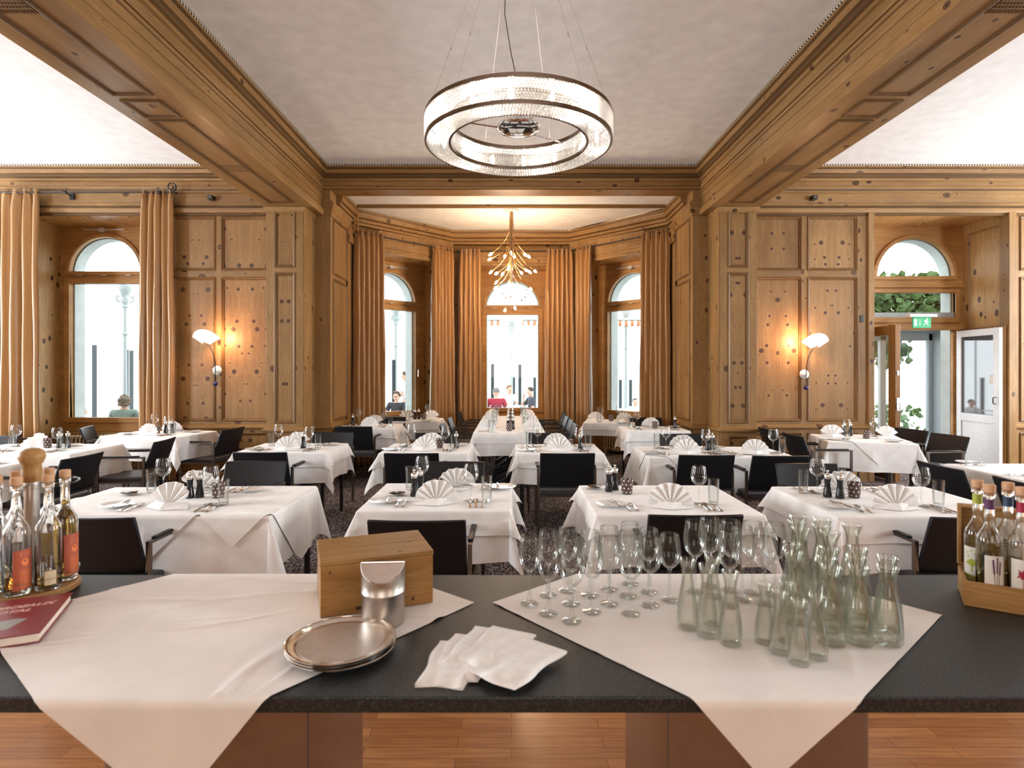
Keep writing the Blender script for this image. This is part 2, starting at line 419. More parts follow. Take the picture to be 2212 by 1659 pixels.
def Zh(h): return EYE + h
def text(name, body, size, mat, parent, loc, rot, shear=0, extrude=.0005, align='CENTER', bold=0):
    c = bpy.data.curves.new(name, 'FONT'); c.body = body; c.size = size; c.extrude = extrude; c.shear = shear
    c.align_x = align; c.align_y = 'CENTER'; c.offset = bold
    c.resolution_u = 4
    tmp = bpy.data.objects.new('lettering_curve', c); COL.objects.link(tmp)
    bpy.context.view_layer.update()
    me = bpy.data.meshes.new_from_object(tmp.evaluated_get(bpy.context.evaluated_depsgraph_get()))
    bpy.data.objects.remove(tmp); me.materials.clear(); me.materials.append(M[mat] if isinstance(mat, str) else mat)
    o = bpy.data.objects.new(name, me); COL.objects.link(o); o.location = loc; o.rotation_euler = rot
    if parent: o.parent = parent
    return o
# ================================================================== STRUCTURE
def board(name, mat, x0, x1, y0, y1, z0, z1, parent=None, loc=(0, 0, 0), rz=0, bevel=0, kind=True):
    o = MB().box(x0, x1, y0, y1, z0, z1).build(name, mat, parent, loc, (0, 0, rz), smooth=0, bevel=bevel)
    if kind and not parent: struct(o)
    return o
board('floor', 'carpet', -9.6, 9.6, 2.80, 12.2, -.06, 0)
board('floor', 'parquet', -9.6, 9.6, -3.7, 2.80, -.06, 0)
board('trim_1', 'steel_dark', -9.6, 9.6, 2.785, 2.815, 0, .004)
CEIL = Zh(2.90); BCEIL = Zh(2.65)
board('ceiling', 'ceiling', -9.7, 9.7, -3.7, 8.5, CEIL, CEIL+.1)
o = MB().prism([(-2.8, 8.55), (-2.8, 9.7), (-1.2, 11.4), (1.2, 11.4), (2.8, 9.7), (2.8, 8.55)], BCEIL, BCEIL+.08).build('ceiling', 'ceiling', smooth=0); struct(o)
board('trim_2', 'wood_h', -2.6, 2.6, 9.30, 9.36, BCEIL-.045, BCEIL)
# terrace outside
board('ground', 'terrace', -16, 16, 9.5, 24, -.25, -.12)

MOLD = [(-.014, 0), (-.014, .010), (-.004, .017), (.008, .010), (.014, .0), (.024, -.004), (.030, -.022)]
TOXZ = Matrix(((1, 0, 0, 0), (0, 0, -1, 0), (0, 1, 0, 0), (0, 0, 0, 1)))
def rect_mold(mb, u0, u1, z0, z1, prof=MOLD, depth=0):
    m = Matrix.Translation((0, depth, 0)) @ TOXZ
    mb.sweep(prof, [(u0, z0), (u1, z0), (u1, z1), (u0, z1)], closed=True, side=-1, mat=m)
def paneled(name, loc, rz, u0, u1, z0, z1, cols, rows, back=.12, recess=.022):
    st = MB(); zs = z0
    xs = [u0] + [v for c in cols for v in c] + [u1]
    for i in range(0, len(xs), 2): st.box(xs[i], xs[i+1], 0, recess+.01, z0, z1)
    st.box(u0, u1, recess+.01, back, z0, z1)
    root = struct(st.build(name, 'wood_v', loc=loc, rot=(0, 0, rz), smooth=0))
    rl = MB(); zz = [z0] + [v for r in rows for v in r] + [z1]
    for c in cols:
        for i in range(0, len(zz), 2): rl.box(c[0], c[1], 0.0006, recess+.0095, zz[i], zz[i+1])
    rl.build('rail', 'wood_h', root, smooth=0)
    md = MB()
    for c in cols:
        for r in rows:
            rect_mold(md, c[0], c[1], r[0], r[1])
            uc, zc, hu, hz = (c[0]+c[1])/2, (r[0]+r[1])/2, (c[1]-c[0])/2, (r[1]-r[0])/2
            pb = MB(); pb.box(-hu, hu, 0, .012, -hz, hz)
            pb.build('panel', 'wood_panel', root, (uc, recess-.006, zc), smooth=0)
    md.build('panel_molding', 'wood_mold', root, smooth=30)
    return root
ROWS = [(.16, .68), (.87, 2.91), (3.03, 3.78)]
TOPZ = Zh(2.26)
# main window wall
paneled('wall_back', (0, 8.3, 0), 0, -5.17, -3.30, 0, TOPZ, [(-4.83, -4.255), (-4.15, -3.50)], ROWS)
paneled('wall_back', (0, 8.3, 0), 0, 3.30, 5.17, 0, TOPZ, [(3.50, 4.15), (4.255, 4.95)], ROWS)
paneled('wall_back', (0, 8.3, 0), 0, -9.5, -7.14, 0, TOPZ, [(-9.2, -8.5), (-8.3, -7.5)], ROWS)
paneled('wall_back', (0, 8.3, 0), 0, 7.20, 9.5, 0, TOPZ, [(7.30, 7.62), (7.9, 8.5), (8.6, 9.3)], ROWS)
board('trim_3', 'wood_v', 7.10, 7.20, 8.25, 8.42, 0, TOPZ)
board('trim_4', 'wood_v', 5.10, 5.18, 8.26, 8.42, 0, TOPZ)
board('trim_5', 'wood_v', -5.18, -5.10, 8.26, 8.42, 0, TOPZ)
# the wall above the panels (frieze board) and the outer shell
for x0, x1 in ((-9.5, -2.8), (2.8, 9.5)):
    board('wall_back', 'wood_h', x0, x1, 8.31, 8.50, TOPZ, CEIL)
# pilasters under the beams
for s in (-1, 1):
    a, b = sorted((s*3.34, s*2.837)); f = 7.88
    pc = (a+b)/2
    paneled('wall_back', (pc, f, 0), 0, -.2515, .2515, 0, Zh(2.206), [(-.13, .13)], [(.16, .68), (.88, 2.905), (3.0, 3.76)], back=.41)
    # side face towards the bay
    rz = -s*pi/2
    board('trim_%d' % (6 if s < 0 else 7), 'wood_v', -.205, .205, -.012, .0, 0, Zh(2.206), loc=(s*2.836, 8.09, 0), rz=rz)
    # capital and pedestal mouldings round three sides
    path = [(a, 8.3), (a, f), (b, f), (b, 8.3)]
    path = path if True else path
    cap = MB()
    cap.sweep([(0, Zh(2.13)), (.012, Zh(2.135)), (.012, Zh(2.155)), (.03, Zh(2.18)), (.035, Zh(2.205)), (0, Zh(2.206))], path, side=1)
    cap.sweep([(0, .74), (.03, .745), (.045, .765), (.045, .79), (.02, .80), (0, .815)], path, side=1)
    cap.sweep([(0, 0), (.03, 0), (.03, .11), (.012, .13), (0, .14)], path, side=1)
    struct(cap.build('trim_%d' % (8 if s < 0 else 9), 'wood_h', smooth=30))
    # narrow wall between pilaster and bay opening, and the reveal of the opening
    a2, b2 = sorted((s*2.86, s*2.602))
    board('wall_back', 'wood_v', a2, b2, 8.3, 8.9, 0, BCEIL+.2)
    if s < 0: paneled('wall_left', (-2.6, 8.3, 0), pi/2, .002, .88, 0, Zh(2.4), [(.14, .80)], [(.16, .68), (.86, 2.905), (3.0, 3.79)], back=.2)
    else: paneled('wall_right', (2.6, 8.3, 0), -pi/2, -.88, -.002, 0, Zh(2.4), [(-.80, -.14)], [(.16, .68), (.86, 2.905), (3.0, 3.79)], back=.2)
    path = [(s*2.837, 8.3), (s*2.6, 8.3), (s*2.6, 9.17)]
    cp = MB(); sd = 1 if s < 0 else -1
    cp.sweep([(0, Zh(2.20)), (.018, Zh(2.21)), (.018, Zh(2.25)), (.035, Zh(2.27)), (.05, Zh(2.33)), (.062, Zh(2.345)), (.062, Zh(2.39)), (.03, Zh(2.40)), (.03, Zh(2.42)), (0, Zh(2.42))], path, side=sd)
    cp.sweep([(0, .74), (.03, .745), (.045, .765), (.045, .79), (.02, .80), (0, .815)], path, side=sd)
    cp.sweep([(0, 0), (.03, 0), (.03, .11), (.012, .13), (0, .14)], path, side=sd)
    struct(cp.build('trim_%d' % (10 if s < 0 else 11), 'wood_h', smooth=30))
    # plain wall piece between the reveal and the canted window wall
    a3, b3 = sorted((s*2.62, s*2.75))
    board('wall_left' if s < 0 else 'wall_right', 'wood_v', a3, b3, 9.17, 9.62, 0, BCEIL+.05)
# chair rails on the flat walls
cr = MB()
for x0, x1 in ((-9.5, -7.14), (-5.18, -3.34), (3.34, 5.18), (7.20, 9.5)):
    cr.sweep([(0, .74), (.02, .745), (.035, .765), (.035, .79), (.015, .80), (0, .815)], [(x0, 8.3), (x1, 8.3)])
    cr.sweep([(0, 0), (.03, 0), (.03, .11), (.012, .13), (0, .14)], [(x0, 8.3), (x1, 8.3)])
struct(cr.build('trim_12', 'wood_h', smooth=30))

# cornices
def seg_mats(mb, start, k, idx):
    n = 0
    for m in idx:
        for _ in range(k-1):
            mb.mi[start+n] = m; n += 1
CROWN = [(0, 2.576), (.018, 2.585), (.018, 2.62), (.006, 2.63), (.006, 2.69), (.03, 2.70), (.035, 2.73), (.06, 2.745), (.062, 2.775), (.085, 2.79), (.10, 2.84), (.125, 2.855), (.125, 2.885), (.135, 2.90)]
CROWN = [(o, Zh(h)) for o, h in CROWN]
c = MB(); pth = [(-2.72, -3.6), (-2.72, 8.3), (2.72, 8.3), (2.72, -3.6)]
c.sweep(CROWN, pth, caps=False); seg_mats(c, 0, len(CROWN), [0, 1, 0])
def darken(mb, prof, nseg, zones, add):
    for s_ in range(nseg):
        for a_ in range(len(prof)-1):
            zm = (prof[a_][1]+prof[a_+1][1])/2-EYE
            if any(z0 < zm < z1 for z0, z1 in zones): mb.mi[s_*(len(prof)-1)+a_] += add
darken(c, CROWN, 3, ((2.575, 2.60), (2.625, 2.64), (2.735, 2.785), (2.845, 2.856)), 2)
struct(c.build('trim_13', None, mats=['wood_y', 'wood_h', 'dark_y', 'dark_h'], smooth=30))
LOWW = [(0, 2.20), (.012, 2.205), (.012, 2.235), (.045, 2.24), (.052, 2.255), (.052, 2.30), (.03, 2.312), (.026, 2.335), (.042, 2.345), (.042, 2.365), (.010, 2.375), (.010, 2.40), (.012, 2.41), (.012, 2.52), (.026, 2.53), (.026, 2.555), (.012, 2.565)]
c = MB(); full = [(o, Zh(h)) for o, h in LOWW] + CROWN[1:]
for x0, x1 in ((-9.5, -3.357), (3.357, 9.5)): c.sweep(full, [(x0, 8.3), (x1, 8.3)], caps=False)
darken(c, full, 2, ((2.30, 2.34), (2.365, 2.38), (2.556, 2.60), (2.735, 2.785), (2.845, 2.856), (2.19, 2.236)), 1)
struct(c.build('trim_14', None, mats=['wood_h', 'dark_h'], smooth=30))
# rope beads at the ceiling line
rp = MB(); circ = [(.125+.013*cos(q*pi/4), CEIL-.012+.013*sin(q*pi/4)) for q in range(9)]
rp.sweep(circ, pth, caps=False)
for x0, x1 in ((-9.5, -3.357), (3.357, 9.5)): rp.sweep(circ, [(x0, 8.3), (x1, 8.3)], caps=False)
BAY = [(-2.6, 8.6), (-2.6, 9.55), (-1.12, 11.08), (1.12, 11.08), (2.6, 9.55), (2.6, 8.6)]
circ = [(.105+.012*cos(q*pi/4), BCEIL-.011+.012*sin(q*pi/4)) for q in range(9)]
rp.sweep(circ, BAY, caps=False)
struct(rp.build('trim_15', 'rope', smooth=60))
BC = [(0, 2.04), (.02, 2.045), (.02, 2.09), (.035, 2.10), (.035, 2.13), (.008, 2.14), (.008, 2.22), (.025, 2.235), (.028, 2.265), (.008, 2.275), (.008, 2.38), (.03, 2.39), (.032, 2.43), (.052, 2.445), (.055, 2.49), (.08, 2.51), (.092, 2.58), (.105, 2.60), (.105, 2.65)]
BC = [(o, Zh(h)) for o, h in BC]
UP = [q for q in BC if q[1] > Zh(2.375)]; UP = [(0, Zh(2.38))]+UP+[(0, BCEIL)]; LO = [q for q in BC if q[1] < Zh(2.385)]+[(0, Zh(2.385))]
c = MB(); c.sweep(UP, BAY); c.mi[:(len(UP)-1)*5] = [k for k in (0, 1, 1, 1, 0) for _ in range(len(UP)-1)]
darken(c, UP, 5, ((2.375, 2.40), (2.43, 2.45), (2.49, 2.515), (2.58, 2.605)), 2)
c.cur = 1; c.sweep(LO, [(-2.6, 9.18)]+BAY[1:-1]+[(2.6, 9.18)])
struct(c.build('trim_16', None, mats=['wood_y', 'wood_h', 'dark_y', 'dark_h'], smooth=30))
# lintel of the bay opening
board('trim_17', 'wood_h', -2.62, 2.62, 8.30, 8.60, Zh(2.576), CEIL)
# beams
for s in (-1, 1):
    x0, x1 = sorted((s*3.357, s*2.72))
    b = struct(board('ceiling_beam', 'wood_y', x0, x1, -3.6, 8.3, Zh(2.206), CEIL))
    pr = [(-.01, 2.2059), (.03, 2.206), (.032, 2.25), (.036, 2.29), (.020, 2.305), (.020, 2.325), (.004, 2.345), (.004, 2.44), (.007, 2.442), (.007, 2.446), (.004, 2.448), (.004, 2.53), (.014, 2.54), (.014, 2.57), (0, 2.58)]
    pr = [(o, Zh(h)) for o, h in pr]
    q = MB(); q.sweep(pr, [(s*2.72, -3.6), (s*2.72, 8.3)], side=1 if s < 0 else -1, caps=False)
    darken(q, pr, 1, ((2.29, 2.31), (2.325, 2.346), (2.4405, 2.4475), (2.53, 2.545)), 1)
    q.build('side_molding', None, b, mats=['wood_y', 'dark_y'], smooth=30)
    # recessed fields on the underside
    md = MB(); TOXY = Matrix(((1, 0, 0, 0), (0, 1, 0, 0), (0, 0, -1, Zh(2.206)), (0, 0, 0, 1)))
    xa, xb = sorted((s*3.186, s*2.90))
    prof = [(-.02, 0), (-.02, .012), (-.006, .016), (.006, .012), (.014, .002), (.02, .0)]
    for y0, y1 in ((-1.5, 4.63), (4.75, 5.04), (5.13, 7.62)):
        md.sweep(prof, [(xa, y0), (xb, y0), (xb, y1), (xa, y1)], closed=True, side=-1, mat=TOXY)
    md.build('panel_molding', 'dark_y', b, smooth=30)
    MB().box(xa+.022, xb-.022, 6.25, 6.46, Zh(2.2045), Zh(2.21)).build('darker_board', 'wood_patch', b, smooth=0)
    g = MB()
    for i in range(26):
        y = 2.62 + i*.036
        g.box(xa+.022, xb-.022, y, y+.018, Zh(2.200), Zh(2.208))
    for i in range(12):
        x = xa+.03+i*(xb-xa-.06)/11; g.box(x-.003, x+.003, 2.60, 3.58, Zh(2.199), Zh(2.207))
    g.build('vent_grille', 'wood_patch', b, smooth=0)

# side walls with tall window openings, and the solid wall behind the camera
for s in (-1, 1):
    ys = [(-3.6, .7), (2.5, 6.2), (7.8, 8.4)]
    w = MB()
    for y0, y1 in ys: w.box(0, .2, y0, y1, 0, CEIL)
    for y0, y1 in ((.7, 2.5), (6.2, 7.8)): w.box(0, .2, y0, y1, 0, .75); w.box(0, .2, y0, y1, 3.85, CEIL)
    struct(w.build('wall_left' if s < 0 else 'wall_right', 'wood_y', loc=(s*9.6-(.2 if s < 0 else 0), 0, 0), smooth=0))
board('wall_front', 'wood_h', -9.7, 9.7, -3.8, -3.6, 0, CEIL)

# ------------------------------------------------------------------ windows
def arch_plate(mb, u0, u1, z0, z1, y0, y1, holes, arch, n=20):
    """plate u0..u1 x z0..z1 with one rectangular hole (holes) and one arched hole (uc, zc, r, zb) above it"""
    uc, zc, r, zb = arch
    rects = holes
    a0 = math.asin(min(1, max(0, (zb-zc)/r))); ul, ur = uc-r*cos(a0), uc+r*cos(a0)
    # columns left and right of everything
    hu0 = min([h[0] for h in rects]+[ul]); hu1 = max([h[1] for h in rects]+[ur])
    mb.box(u0, hu0, y0, y1, z0, z1); mb.box(hu1, u1, y0, y1, z0, z1)
    zlast = z0
    for h in sorted(rects, key=lambda q: q[2]):
        mb.box(hu0, hu1, y0, y1, zlast, h[2])
        if h[0] > hu0+1e-4: mb.box(hu0, h[0], y0, y1, h[2], h[3])
        if h[1] < hu1-1e-4: mb.box(h[1], hu1, y0, y1, h[2], h[3])
        zlast = h[3]
    mb.box(hu0, hu1, y0, y1, zlast, zb)
    if ul > hu0+1e-4: mb.box(hu0, ul, y0, y1, zb, z1)
    if ur < hu1-1e-4: mb.box(ur, hu1, y0, y1, zb, z1)
    pts = [(uc+r*cos(a0+(pi-2*a0)*i/n), zc+r*sin(a0+(pi-2*a0)*i/n)) for i in range(n+1)]
    for (xa, za), (xb, zb2) in zip(pts, pts[1:]):
        vs = [(xa, y0, za), (xb, y0, zb2), (xb, y0, z1), (xa, y0, z1), (xa, y1, za), (xb, y1, zb2), (xb, y1, z1), (xa, y1, z1)]
        mb.add(vs, [(0, 1, 2, 3), (7, 6, 5, 4), (0, 4, 5, 1), (2, 6, 7, 3)])
    return pts
def arch_ring(mb, uc, zc, r, zb, wd, y0, y1, n=24):
    """sash: half ring of width wd outside radius r, plus its bottom rail below zb"""
    a0 = math.asin(min(1, max(0, (zb-zc)/r)))
    R = r+wd
    vs = []
    for i in range(n+1):
        a = a0+(pi-2*a0)*i/n
        for rr, y in ((r, y1), (r, y0+.012), (r+.012, y0), (R-.008, y0), (R, y0+.008), (R, y1)):
            vs.append((uc+rr*cos(a), y, zc+rr*sin(a)))
    fs = []
    for i in range(n):
        for k in range(5):
            a = i*6+k; fs.append((a, a+1, a+7, a+6))
    mb.add(vs, fs)
    x = r*cos(a0)+wd; mb.box(uc-x, uc+x, y0, y1, zb-.055, zb)
def window(idx, loc, rz, u0, u1, depth, uc, zc, r, zb, hole, ztop, zsill, ext=.22, low=True, handle=True, soff='wood_soffit', tilt=True):
    w = empty('window_%d' % idx, loc, rz); struct(w)
    d = depth
    # niche
    MB().box(u0-.03, u0, 0.02, d+.1, 0, ztop+.03).build('reveal', 'wood_reveal', w, smooth=0)
    MB().box(u1, u1+.03, 0.02, d+.1, 0, ztop+.03).build('reveal', 'wood_reveal', w, smooth=0)
    MB().box(u0, u1, 0.02, d+.1, ztop, ztop+.03).build('soffit', soff, w, smooth=0)
    MB().box(u0, u1, d-.22, d+.02, zsill-.16, zsill-.12).build('window_sill', 'wood_h', w, smooth=0, bevel=.006)
    MB().box(u0, u1, d-.02, d+.1, 0, zsill-.14).build('parapet', 'wood_h', w, smooth=0)
    fr = MB(); arch_plate(fr, u0, u1, zsill-.14, ztop, d, d+.07, [hole], (uc, zc, r+.055, zb-.05))
    fr.build('window_frame', 'wood_frame', w, smooth=0)
    sa = MB(); arch_ring(sa, uc, zc, r, zb, .06, d-.035, d+.05); sa.build('arched_sash', 'wood_frame', w, smooth=30)
    lo = MB(); h0, h1, z0, z1 = hole
    t = .058
    for bx in ((h0-.02, h0+.0, z0-.02, z1+.02), (h1, h1+.02, z0-.02, z1+.02), (h0, h1, z0-.02, z0), (h0, h1, z1, z1+.02)): lo.box(bx[0]-(t if bx[0] < h0-.001 and bx[1] <= h0+.001 else 0), bx[1]+(t if bx[0] >= h1-.001 else 0), d-.035, d+.05, bx[2]-(t if bx[3] <= z0+.001 or bx[1] <= h0+.001 or bx[0] >= h1-.001 else 0), bx[3]+(t if bx[2] >= z1-.001 or bx[1] <= h0+.001 or bx[0] >= h1-.001 else 0))
    if low: lo.build('lower_sash', 'wood_frame', w, smooth=0, bevel=.006)
    # gaskets and panes
    MB().box(h0-.005, h1+.005, d+.02, d+.028, z0-.005, z1+.005).build('pane', 'pane', w, smooth=0)
    n = 24; a0 = math.asin(min(1, max(0, (zb-zc)/r)))
    poly = [(uc+(r+.005)*cos(a0+(pi-2*a0)*i/n), zc+(r+.005)*sin(a0+(pi-2*a0)*i/n)) for i in range(n+1)]
    MB().prism(poly, -.028, -.02, mat=Matrix.Translation((0, d, 0)) @ TOXZ).build('pane', 'pane', w, smooth=0)
    # masonry reveal outside the panes
    ex = MB(); arch_plate(ex, u0-.3, u1+.3, .0, ztop+.5, d+.075, d+.075+ext, [(h0+.02, h1-.02, z0-.02, z1+.2)], (uc, zc, r-.01, zb))
    # open the wall between both lights
    ex.build('masonry_reveal', 'wall_white', w, smooth=0)
    if handle:
        hx = h1+.03
        hb = MB(); hb.box(hx-.014, hx+.014, d-.05, d-.034, 1.50, 1.62); hb.tube([(hx, d-.045, 1.59), (hx, d-.075, 1.59), (hx-.008, d-.08, 1.46)], .009, 8)
        hb.build('window_handle', 'steel', w)
    if tilt:
        hb = MB(); zt = zc+r+.10
        hb.box(uc-.32, uc+.34, d-.06, d-.048, zt, zt+.016); hb.box(uc-.06, uc+.03, d-.07, d-.0, zt-.03, zt+.03)
        for k in (-.32, 0, .32): hb.box(uc+k*r/.56*1.2-.045, uc+k*r/.56*1.2+.045, d-.046, d-.034, zb-.068, zb-.055)
        hb.build('tilt_mechanism', 'silver_paint', w)
    return w
# main left window (u measured from the wall origin x=0)
window(1, (0, 8.3, 0), 0, -7.14, -5.18, .85, -6.42, Zh(1.53), .56, Zh(1.545), (-6.98, -5.86, Zh(-.76), Zh(1.354)), TOPZ, Zh(-.86), handle=False)
window(2, (0, 11.1, 0), 0, -.78, .78, .80, .02, Zh(1.265), .547, Zh(1.32), (-.527, .567, Zh(-.79), Zh(1.12)), Zh(2.02), Zh(-.86), handle=False)
window(3, (-1.86, 10.29, 0), pi/4, -.66, .90, .70, .12, Zh(1.265), .547, Zh(1.30), (-.43, .67, Zh(-.79), Zh(1.12)), Zh(2.02), Zh(-.86))
window(4, (1.86, 10.29, 0), -pi/4, -.90, .66, .70, -.12, Zh(1.265), .547, Zh(1.30), (-.67, .43, Zh(-.79), Zh(1.12)), Zh(2.02), Zh(-.86), handle=False)
# bay wall pieces round the niches
for loc, rz, L2, n0, n1 in (((0, 11.1, 0), 0, 1.14, -.78, .78), ((-1.86, 10.29, 0), pi/4, 1.06, -.66, .90), ((1.86, 10.29, 0), -pi/4, 1.06, -.90, .66)):
    w = MB(); w.box(-L2, n0, 0, .06, 0, BCEIL+.05); w.box(n1, L2, 0, .06, 0, BCEIL+.05)
    w.box(n0, n1, 0, .06, Zh(2.02), BCEIL+.05)
    struct(w.build('wall_back', 'wood_v', loc=loc, rot=(0, 0, rz), smooth=0))
    o = MB()
    rect_mold(o, n0, n1, -.2, Zh(2.02), [(.03, 0), (.03, .02), (.01, .028), (-.02, .02), (-.03, 0)])
    struct(o.build('trim_18', 'wood_v', loc=loc, rot=(0, 0, rz), smooth=30))
# outer shell closing gaps over the bay
for x in (-9.5,): pass
board('wall_back', 'wood_v', -3.0, -2.6, 8.9, 9.2, 0, BCEIL+.2); board('wall_back', 'wood_v', 2.6, 3.0, 8.9, 9.2, 0, BCEIL+.2)

# radiators under the windows
def make_radiator(n=16):
    t = empty('radiator')
    cols = MB()
    for i in range(n):
        x = (i-(n-1)/2)*.06
        for y in (-.045, .045):
            cols.tube([(x, y, .10), (x, y, .56)], .016, 8)
        cols.tube([(x, -.045, .56), (x, 0, .585), (x, .045, .56)], .02, 8); cols.tube([(x, -.045, .10), (x, 0, .075), (x, .045, .10)], .02, 8)
    cols.build('radiator_column', 'radiator', t)
    MB().tube([(-n*.03, 0, .56), (n*.03, 0, .56)], .018, 10).tube([(-n*.03, 0, .10), (n*.03, 0, .10)], .018, 10).build('header_pipe', 'radiator', t)
    b = MB()
    for x in (-n*.03+.05, n*.03-.05): b.box(x-.02, x+.02, -.05, .05, 0, .10)
    b.build('foot', 'radiator', t)
    return t
RAD = Proto(make_radiator)
def rad(x, y, rz, lab): RAD.put((x, y, 0), rz, lab, 'radiator', 'column radiators in the window niches')
rad(-6.3, 8.85, 0, 'cream column radiator below the left arched window beside the pine wall')
rad(0, 11.55, 0, 'cream column radiator below the middle bay window')
rad(-2.12, 10.72, pi/4, 'cream column radiator below the left canted bay window')
rad(2.12, 10.72, -pi/4, 'cream column radiator below the right canted bay window')

# ------------------------------------------------------------------ garden door in the right niche
dr = struct(empty('door_1', (0, 8.3, 0)))
D = .85
MB().box(5.12, 5.17, 0.1, .28, 0, TOPZ+.03).box(5.12, 5.30, .28, .95, 0, TOPZ+.03).build('reveal', 'wood_reveal', dr, smooth=0)
MB().box(7.14, 7.17, 0.02, .95, 0, TOPZ+.03).build('reveal', 'wood_reveal', dr, smooth=0)
MB().box(5.17, 7.14, .02, .95, TOPZ, TOPZ+.03).build('soffit', 'wood_soffit', dr, smooth=0)
rm = MB(); rect_mold(rm, -.72, -.10, .87, Zh(2.1))
rm.build('reveal_molding', 'wood_v', dr, (7.14, 0, 0), (0, 0, -pi/2), smooth=30)
fr = MB(); arch_plate(fr, 5.17, 7.14, Zh(.62), TOPZ, D, D+.07, [(5.55, 7.01, Zh(.82), Zh(1.21))], (6.376, Zh(1.46), .665, Zh(1.42)))
fr.box(5.17, 5.62, D, D+.07, 0, Zh(.62)); fr.box(7.03, 7.14, D-.03, D+.07, 0, Zh(.62)); fr.box(6.98, 7.03, D-.0, D+.05, 0, Zh(.60))
fr.build('door_frame', 'wood_frame', dr, smooth=0)
sa = MB(); arch_ring(sa, 6.376, Zh(1.46), .61, Zh(1.47), .06, D-.035, D+.05); sa.build('arched_sash', 'wood_frame', dr, smooth=30)
tr = MB()
for b in ((5.49, 7.07, Zh(1.21), Zh(1.27)), (5.49, 7.07, Zh(.74), Zh(.82)), (5.49, 5.55, Zh(.82), Zh(1.21)), (7.01, 7.07, Zh(.82), Zh(1.21))): tr.box(b[0], b[1], D-.03, D+.04, b[2], b[3])
tr.box(5.17, 7.14, D-.045, D, Zh(1.29), Zh(1.33)); tr.box(5.17, 7.14, D-.045, D, Zh(.62), Zh(.70))
tr.build('transom_sash', 'wood_frame', dr, smooth=0, bevel=.006)
MB().box(5.55, 7.01, D+.02, D+.028, Zh(.90), Zh(1.21)).build('pane', 'pane', dr, smooth=0)
MB().box(5.55, 7.01, D+.01, D+.06, Zh(.82), Zh(.90)).build('transom_strip', 'grey_paint', dr, smooth=0)
poly = [(6.376+.615*cos(pi*i/24), Zh(1.46)+.615*sin(pi*i/24)) for i in range(25)]
MB().prism(poly, -.028, -.02, mat=Matrix.Translation((0, D, 0)) @ TOXZ).build('pane', 'pane', dr, smooth=0)
ex = MB(); arch_plate(ex, 4.9, 7.4, .0, TOPZ+.5, D+.075, D+.28, [(5.5, 6.99, -.0, Zh(1.30))], (6.376, Zh(1.46), .60, Zh(1.47)))
ex.build('masonry_reveal', 'wall_white', dr, smooth=0)
MB().box(5.3, 7.03, .80, 1.0, 0, .02).build('threshold', 'steel_dark', dr, smooth=0)
def leaf(name, mat, wdt, hgt, parent, loc, rz, panez, panem, thick=.05, st=.11, low=True):
    e = empty(name, loc, rz); e.parent = parent
    f = MB(); f.box(0, st, -thick/2, thick/2, .02, hgt); f.box(wdt-st, wdt, -thick/2, thick/2, .02, hgt)
    f.box(st, wdt-st, -thick/2, thick/2, hgt-st, hgt); f.box(st, wdt-st, -thick/2, thick/2, panez-.12, panez); f.box(st, wdt-st, -thick/2, thick/2, .02, .17)
    f.box(st, wdt-st, -thick/2+.014, thick/2-.014, .17, panez-.12)
    f.build('leaf_frame', mat, e, smooth=0, bevel=.005)
    MB().box(st, wdt-st, -.004, .004, panez, hgt-st).build('pane', panem, e, smooth=0)
    return e
# brown leaf folded back along the left side of the niche, white screen leaf along the right side
lf = leaf('brown_door_leaf', 'wood_dark', .98, Zh(.63), dr, (5.42, .80, 0), -pi/2, .68, 'pane', thick=.075, st=.14)
hb = MB(); hb.box(.985, .99, -.018, .018, 1.02, 1.20); hb.box(.985, .99, -.012, .012, 1.52, 1.58); hb.tube([(.99, 0, 1.12), (1.03, 0, 1.12), (1.03, .0, 1.04)], .008)
hb.build('lock_plate', 'steel', lf)
wf = leaf('white_screen_leaf', 'white_paint', .86, Zh(.60), dr, (7.02, .80, 0), -pi/2-.06, .93, 'pane_dim', st=.10)
MB().tube([(.80, -.028, 1.10), (.80, -.06, 1.11), (.80, -.065, 1.19), (.80, -.028, 1.20)], .007).build('door_handle', 'black_metal', wf)
MB().tube([(.05, 0, .5), (.05, 0, .6)], .01).build('hinge', 'steel', wf)
MB().box(.66, .77, -.007, -.0045, 1.39, 1.52).build('notice', 'paper', wf, smooth=0)
bl = MB()
for k, x in enumerate((7.07, 7.10)): bl.box(x-.011, x+.011, -.02+.0*k, .80, .02, Zh(.63))
bl.build('folded_leaf_edge', 'wood_dark', dr, smooth=0)
# exit sign
sg = empty('exit_sign', (6.07, 8.02+.55, 0)); sx, sy, szz = 0, 0, Zh(.70)
MB().box(-.20, .20, -.05, .05, Zh(.775), Zh(.815)).build('sign_housing', 'white_paint', sg, smooth=0, bevel=.004)
mg = plain('exit_green', (.0, .34, .12), .4)
MB().box(-.135, .135, -.012, .004, Zh(.615), Zh(.775)).build('sign_panel', mg, sg, smooth=0)
pic = MB(); y = -.0135
def flat(poly): pic.prism(poly, 0, .0012, mat=Matrix.Translation((0, -.012, Zh(.615))) @ TOXZ)
flat([(-.115, .03), (-.075, .03), (-.075, .13), (-.115, .13)])
flat([(-.030, .035), (-.016, .055), (-.026, .055), (-.026, .125), (-.034, .125), (-.034, .055), (-.044, .055)])
flat([(.075+.012*cos(a*pi/5), .132+.012*sin(a*pi/5)) for a in range(10)])
flat([(.055, .115), (.075, .118), (.085, .10), (.104, .092), (.100, .084), (.080, .090), (.072, .075), (.090, .058), (.098, .030), (.088, .030), (.078, .052), (.058, .066), (.045, .045), (.022, .038), (.022, .047), (.040, .054), (.052, .085), (.046, .098), (.034, .088), (.027, .093), (.044, .113)])
pic.build('pictogram', 'white_paint', sg, smooth=0)
